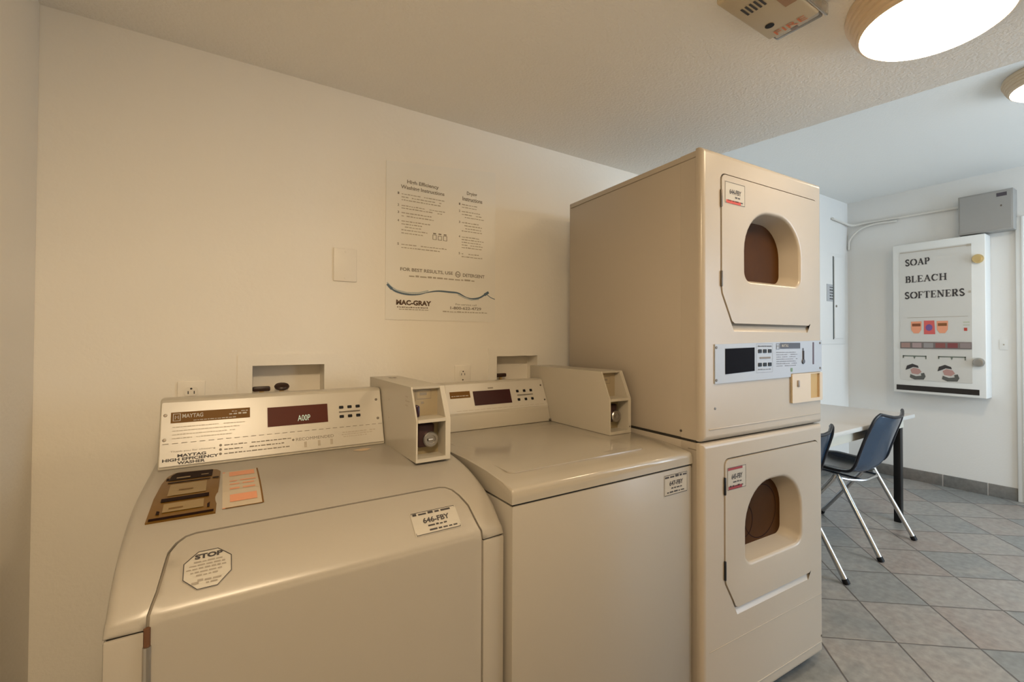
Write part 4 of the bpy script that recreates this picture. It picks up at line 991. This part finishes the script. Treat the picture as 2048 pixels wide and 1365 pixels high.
# ------------------------------------------------------------------ vending cabinet on the right wall
VX = 4.862; VY0, VY1, VZ0, VZ1 = 1.062, 1.692, 0.780, 2.080
V = thing('soap_vending_machine', (4.93, 1.37, VZ0), 'white wall mounted vending cabinet lettered SOAP BLEACH SOFTENERS', 'vending machine')
bm = bmesh.new(); box(bm, VX, XR-0.0005, VY0, VY1, VZ0, VZ1, 0.008, 3); vb = fin('body', bm, WHITE, V)
VM = planemap((VX, VY1, VZ0), (0, -1, 0), (0, 0, 1), (-1, 0, 0))   # a: 0..0.63 left to right, b: 0..1.30 upward
VW, VH = VY1-VY0, VZ1-VZ0
bm = bmesh.new(); plate(bm, rrect(0.055, 0.545, 0.115, 1.235, 0.004), [], lambda a, b, n: VM(a, b, n+0.004), 0.004); vf = fin('front_panel', bm, FACE, V)
bm = bmesh.new()
serif(bm, 'SOAP', 0.098, 0.272, 1.106, 1.160, VM, 0.006)
serif(bm, 'BLEACH', 0.098, 0.388, 0.960, 1.014, VM, 0.006)
serif(bm, 'SOFTENERS', 0.093, 0.502, 0.820, 0.876, VM, 0.006)
fin('lettering', bm, INK, vf)
bm = bmesh.new()
quad(bm, 0.06, 0.54, 1.220, 1.226, VM, 0.006); fin('panel_line', bm, INKL, vf); bm = bmesh.new(); quad(bm, 0.11, 0.52, 0.652, 0.655, VM, 0.006)
quad(bm, 0.515, 0.545, 1.214, 1.232, VM, 0.007); quad(bm, 0.525, 0.54, 0.840, 0.858, VM, 0.007)
fin('panel_line', bm, INKL, vf)
for i, (x, c1) in enumerate(((0.175, ORANGE), (0.265, RED), (0.355, ORANGE))):
    bm = bmesh.new(); poly(bm, [(x-0.038, 0.620), (x-0.036, 0.548), (x-0.018, 0.518), (x+0.018, 0.518), (x+0.036, 0.548), (x+0.038, 0.620)] if i != 1 else [(x-0.036, 0.51), (x+0.042, 0.51), (x+0.036, 0.625), (x-0.036, 0.625)], VM, 0.006)
    pk = fin('product_picture', bm, mat('pack_salmon', (0.72, 0.30, 0.17), 0.5) if i != 1 else mat('pack_red', (0.58, 0.10, 0.09), 0.5), vf)
for i, (x, cc) in enumerate(((0.175, (0.20, 0.06, 0.02)), (0.265, (0.16, 0.08, 0.25)), (0.355, (0.22, 0.08, 0.02)))):
    bm = bmesh.new()
    quad(bm, x-0.030, x+0.030, 0.578, 0.602, VM, 0.0066) if i != 1 else poly(bm, [(x+0.024*math.cos(a), 0.566+0.028*math.sin(a)) for a in [2*PI*j/14 for j in range(14)]], VM, 0.0066)
    fin('product_print', bm, mat('pack_print', cc, 0.5), vf)
bm = bmesh.new(); quad(bm, 0.495, 0.515, 0.535, 0.56, VM, 0.006); fin('price_dot', bm, RED, vf)
bm = bmesh.new(); quad(bm, 0.49, 0.53, 0.60, 0.61, VM, 0.006); quad(bm, 0.49, 0.53, 0.578, 0.586, VM, 0.006); fin('price_print', bm, mat('ink_olive', (0.45, 0.47, 0.36), 0.6), vf)
bm = bmesh.new(); box(bm, VX-0.012, VX-0.004, VY1-0.543, VY1-0.058, VZ0+0.388, VZ0+0.445, 0.001); bar = fin('selector_bar', bm, mat('bar_grey', (0.16, 0.13, 0.12), 0.4), V)
for k, cc in enumerate(((0.32, 0.20, 0.17), (0.34, 0.25, 0.24), (0.27, 0.25, 0.24), (0.22, 0.07, 0.06), (0.20, 0.05, 0.05), (0.25, 0.20, 0.19))):
    bm = bmesh.new(); quad(bm, 0.066+k*0.081, 0.132+k*0.081, 0.396, 0.436, VM, 0.0128); fin('column_label', bm, mat('label_c', cc, 0.5), bar)
bm = bmesh.new()
for a, b in ((0.075, 0.245), (0.325, 0.505)):
    quad(bm, a, b, 0.318, 0.327, VM, 0.0062); quad(bm, a, a+0.008, 0.303, 0.327, VM, 0.0062); quad(bm, b-0.008, b, 0.298, 0.327, VM, 0.0062); poly(bm, [((a+b)/2-0.008, 0.318), ((a+b)/2, 0.295), ((a+b)/2+0.008, 0.318)], VM, 0.0062)
fin('arrow', bm, mat('ink_green_grey', (0.13, 0.15, 0.12), 0.6), vf)
for x0_, sg in ((0.10, 1), (0.325, 1)):      # small printed pictures of coins going in
    bm = bmesh.new()
    poly(bm, [(x0_-0.005, 0.200), (x0_+0.005, 0.238), (x0_+0.045, 0.256), (x0_+0.085, 0.240), (x0_+0.090, 0.222), (x0_+0.050, 0.228), (x0_+0.022, 0.212)], VM, 0.0062)
    fin('hand_picture', bm, INK, vf)
    bm = bmesh.new()
    poly(bm, [(x0_+0.030, 0.165), (x0_+0.025, 0.138), (x0_+0.060, 0.120), (x0_+0.125, 0.124), (x0_+0.138, 0.150), (x0_+0.128, 0.182), (x0_+0.105, 0.176), (x0_+0.108, 0.156), (x0_+0.070, 0.150)], VM, 0.0062)
    fin('tray_picture', bm, mat('ink_grey_green', (0.09, 0.09, 0.08), 0.6), vf)
    bm = bmesh.new(); poly(bm, [(x0_+0.030, 0.205), (x0_+0.055, 0.222), (x0_+0.095, 0.212), (x0_+0.110, 0.188), (x0_+0.085, 0.165), (x0_+0.040, 0.172)], VM, 0.0058); fin('coin_picture', bm, mat('ink_rose', (0.42, 0.24, 0.21), 0.6), vf)
bm = bmesh.new(); box(bm, VX-0.003, VX+0.01, VY0+0.045, VY1-0.025, VZ0+0.024, VZ0+0.068); fin('delivery_slot', bm, mat('slot_black', (0.012, 0.008, 0.006), 0.5), V)
for (zz, mm_, nm) in ((VZ0+1.105, BRASS, 'lock_knob'), (VZ0+0.285, STEEL, 'coin_knob')):
    bm = bmesh.new(); lathe(bm, (VX, VY0+0.045, zz), (-1, 0, 0), [(0.036, 0), (0.036, 0.02), (0.030, 0.032), (0.018, 0.034), (0, 0.030)], 20); fin(nm, bm, mm_, V)

# (vending cabinet done)
# grey metal junction box above it
G = thing('junction_box', (4.94, 1.09, 2.09), 'grey metal electrical box high on the wall above the vending cabinet', 'electrical box')
bm = bmesh.new(); box(bm, 4.885, XR-0.0005, 0.905, 1.235, 2.092, 2.405, 0.004); gb = fin('enclosure', bm, GREYBOX, G)
GM = planemap((4.885, 1.235, 2.092), (0, -1, 0), (0, 0, 1), (-1, 0, 0))
bm = bmesh.new(); plate(bm, rrect(0.012, 0.318, 0.012, 0.300, 0.004), [], lambda a, b, n: GM(a, b, n+0.003), 0.003); fin('cover', bm, GREYBOX, gb)
bm = bmesh.new(); quad(bm, 0.235, 0.295, 0.262, 0.290, GM, 0.004); fin('warning_label', bm, mat('lbl_dark', (0.06, 0.05, 0.06), 0.5), gb)
bm = bmesh.new(); poly(bm, [(0.262+0.006*math.cos(a), 0.19+0.008*math.sin(a)) for a in [2*PI*j/10 for j in range(10)]], GM, 0.004); fin('latch', bm, SCREW, gb)
# conduit and cables to the corner
CM = mat('painted_conduit', (0.68, 0.655, 0.60), 0.6)
bm = bmesh.new(); tube(bm, smoothpath([(XR-0.02, 1.236, 2.345), (XR-0.02, 1.6, 2.35), (XR-0.02, 1.95, 2.355), (XR-0.04, 2.06, 2.35), (XR-0.12, YF-0.02, 2.37), (XR-0.35, YF-0.02, 2.38)]), 0.011, 8)
tag(fin('conduit_pipe', bm, CM), 'painted conduit running from the grey electrical box round the wall corner', 'conduit')
bm = bmesh.new(); tube(bm, smoothpath([(XR-0.02, 1.70, 2.325), (XR-0.025, 1.88, 2.33), (XR-0.03, 2.0, 2.30), (XR-0.02, 2.09, 2.22), (XR-0.015, 2.105, 2.12)]), 0.010, 8)
tag(fin('cable', bm, CM), 'painted cable curving down into the room corner below the conduit', 'cable')

# breaker panel in the rear wall beside the dryers
E_ = thing('breaker_panel', (4.66, YF, 1.2), 'painted flush electric panel door with dark vertical gap behind the dryer stack', 'electrical panel')
bm = bmesh.new(); box(bm, 4.33, 4.93, YF-0.008, YF-0.0003, 1.20, 2.06, 0.003); fin('trim_frame', bm, WALLF, E_)
bm = bmesh.new(); box(bm, 4.695, 4.885, YF-0.014, YF-0.0085, 1.255, 2.025, 0.002); ed = fin('panel_door', bm, WALLF, E_)
bm = bmesh.new(); box(bm, 4.672, 4.688, YF-0.0105, YF-0.0075, 1.245, 2.03); fin('door_gap', bm, mat('gap_green', (0.05, 0.06, 0.055), 0.6), E_)
bm = bmesh.new()
box(bm, 4.55, 4.665, YF-0.0125, YF-0.008, 1.60, 1.76, 0.001); lt = fin('circuit_label', bm, mat('lbl_grey', (0.42, 0.43, 0.44), 0.5), E_)
EM = planemap((0, YF-0.0125, 0), (1, 0, 0), (0, 0, 1), (0, -1, 0))
bm = bmesh.new()
for k in range(5): fineprint(bm, 4.60, 4.66, 1.62+k*0.027, 0.014, EM, 0.001)
fin('label_print', bm, INK, lt)
bm = bmesh.new(); lathe(bm, (4.725, YF-0.014, 1.56), (0, -1, 0), [(0.012, 0), (0.010, 0.006), (0, 0.007)], 12); fin('latch', bm, STEEL, ed)

# small switch by the vending cabinet
t = thing('outlet_plate', (XR, 0.985, 1.16), 'small painted outlet plate between the vending cabinet and the door casing', 'wall plate')
bm = bmesh.new(); box(bm, XR-0.003, XR-0.0003, 0.965, 1.015, 1.165, 1.245, 0.001); fin('cover_plate', bm, WALLF, t)
bm = bmesh.new(); box(bm, XR-0.006, XR-0.002, 0.985, 0.993, 1.20, 1.212, 0.001); fin('toggle', bm, INKL, t)

# ------------------------------------------------------------------ table
TX0, TX1, TY0, TY1 = 2.30, 3.83, 1.212, 2.00
TB = thing('table', (3.1, 1.6, 0), 'beige laminate table with black legs standing behind the dryer stack', 'table')
bm = bmesh.new(); box(bm, TX0, TX1, TY0, TY1, 0.712, 0.738, 0.004); top = fin('tabletop', bm, TABLE, TB)
bm = bmesh.new()
for q in ((TX0-0.002, TX1+0.002, TY0-0.003, TY0-0.0005), (TX0-0.002, TX1+0.002, TY1+0.0005, TY1+0.003), (TX0-0.003, TX0-0.0005, TY0, TY1), (TX1+0.0005, TX1+0.003, TY0, TY1)): box(bm, *q, 0.713, 0.737, 0.001)
fin('edge_band', bm, TEDGE, top)
bm = bmesh.new()
for q in ((TX0+0.05, TX1-0.05, TY0+0.045, TY0+0.065), (TX0+0.05, TX1-0.05, TY1-0.065, TY1-0.045), (TX0+0.04, TX0+0.06, TY0+0.06, TY1-0.06), (TX1-0.06, TX1-0.04, TY0+0.06, TY1-0.06)): box(bm, *q, 0.645, 0.7118, 0.002)
fin('apron', bm, APRON, TB)
for x in (TX0+0.06, TX1-0.06):
    for y in (TY0+0.075, TY1-0.075):
        bm = bmesh.new(); box(bm, x-0.022, x+0.022, y-0.022, y+0.022, 0.0, 0.7118, 0.004); fin('leg', bm, BLACKM, TB)

# ------------------------------------------------------------------ chairs
def make_chair(loc, label):
    ox, oy = loc
    XF[0] = Matrix.Translation((ox, oy, 0))
    t = thing('shell_chair', (ox, oy, 0), label, 'chair', 'blue shell chairs at the table')
    pc = smoothpath([(0.235, 0.418, 0.188), (0.215, 0.434, 0.205), (0.15, 0.440, 0.217), (0.05, 0.430, 0.222), (-0.06, 0.424, 0.226), (-0.135, 0.436, 0.229), (-0.178, 0.480, 0.231), (-0.205, 0.55, 0.231), (-0.240, 0.65, 0.227), (-0.272, 0.73, 0.216), (-0.286, 0.765, 0.198), (-0.298, 0.785, 0.160)], 4)
    bm = bmesh.new(); rows = []; nx = 18
    for i, p in enumerate(pc):
        y, z, hw = p; row = []
        a = pc[max(i-1, 0)]; b = pc[min(i+1, len(pc)-1)]; ty, tz = b[0]-a[0], b[1]-a[1]; L_ = math.hypot(ty, tz)
        ny, nz = tz/L_, -ty/L_      # towards the sitter (up / forward)
        bk = i/len(pc)
        for k in range(nx+1):
            u = -1+2*k/nx; lift = (0.030+0.028*bk)*abs(u)**2.4
            if abs(u) > 0.93: lift -= 0.012*(abs(u)-0.93)/0.07
            row.append(bm.verts.new((u*hw, y+ny*lift, z+nz*lift)))
        rows.append(row)
    for A_, B_ in zip(rows[:-1], rows[1:]):
        for k in range(nx): bm.faces.new((A_[k], A_[k+1], B_[k+1], B_[k]))
    bmesh.ops.recalc_face_normals(bm, faces=bm.faces)
    bmesh.ops.solidify(bm, geom=bm.faces[:], thickness=0.006)
    fin('seat_shell', bm, BLUE, t, sharp=60)
    # rolled edge all round
    ring = []
    def P(i, u):
        y, z, hw = pc[i]; a = pc[max(i-1, 0)]; b = pc[min(i+1, len(pc)-1)]; ty, tz = b[0]-a[0], b[1]-a[1]; L_ = math.hypot(ty, tz)
        bk = i/len(pc); lift = (0.030+0.028*bk)*abs(u)**2.4-(0.012 if abs(u) > 0.99 else 0)
        return Vector((u*hw, y+tz/L_*lift, z-ty/L_*lift))
    n = len(pc)
    path = [P(i, -1) for i in range(n)]+[P(n-1, u) for u in (-0.7, -0.4, 0, 0.4, 0.7)]+[P(i, 1) for i in range(n-1, -1, -1)]+[P(0, u) for u in (0.6, 0.3, 0, -0.3, -0.6, -1)]
    bm = bmesh.new(); tube(bm, path, 0.0085, 8, cap=False); fin('rolled_edge', bm, EDGE, t)
    for s in (-1, 1):
        bm = bmesh.new(); tube(bm, [(s*0.245, -0.283, 0.018), (s*0.232, -0.07, 0.405), (s*0.222, -0.055, 0.425)], 0.0135, 12); lg = fin('leg', bm, CHROME, t)
        bm = bmesh.new(); tube(bm, [(s*0.2455, -0.292, 0.0), (s*0.245, -0.280, 0.022)], 0.0165, 12); fin('foot_cap', bm, BLACK, lg)
        bm = bmesh.new(); tube(bm, [(s*0.245, 0.26, 0.018), (s*0.232, -0.03, 0.395), (s*0.222, -0.04, 0.42)], 0.0135, 12); lg = fin('leg', bm, CHROME, t)
        bm = bmesh.new(); tube(bm, [(s*0.2455, 0.268, 0.0), (s*0.245, 0.256, 0.022)], 0.0165, 12); fin('foot_cap', bm, BLACK, lg)
    bm = bmesh.new()
    tube(bm, smoothpath([(-0.225, -0.07, 0.410), (-0.17, -0.10, 0.398), (-0.09, -0.145, 0.392), (0.0, -0.150, 0.392), (0.09, -0.145, 0.392), (0.17, -0.10, 0.392), (0.225, -0.07, 0.410)], 3), 0.009, 10)
    tube(bm, [(-0.10, -0.14, 0.393), (-0.10, 0.12, 0.405)], 0.008, 8); tube(bm, [(0.10, -0.14, 0.393), (0.10, 0.12, 0.405)], 0.008, 8)
    fin('seat_frame', bm, CHROME, t)
    XF[0] = Matrix.Identity(4)
    return t
ch1 = make_chair((3.255, 1.402), 'blue shell chair with chrome legs at the outer end of the table')
ch2 = ch1.copy(); COL.objects.link(ch2); ch2.location = (2.345, 1.402, 0)
ch2['label'] = 'blue shell chair half hidden behind the stacked dryers'
for c in list(ch1.children):
    k = c.copy(); COL.objects.link(k); k.parent = ch2; k.matrix_parent_inverse = c.matrix_parent_inverse.copy()
    for g in list(c.children):
        q = g.copy(); COL.objects.link(q); q.parent = k; q.matrix_parent_inverse = g.matrix_parent_inverse.copy()
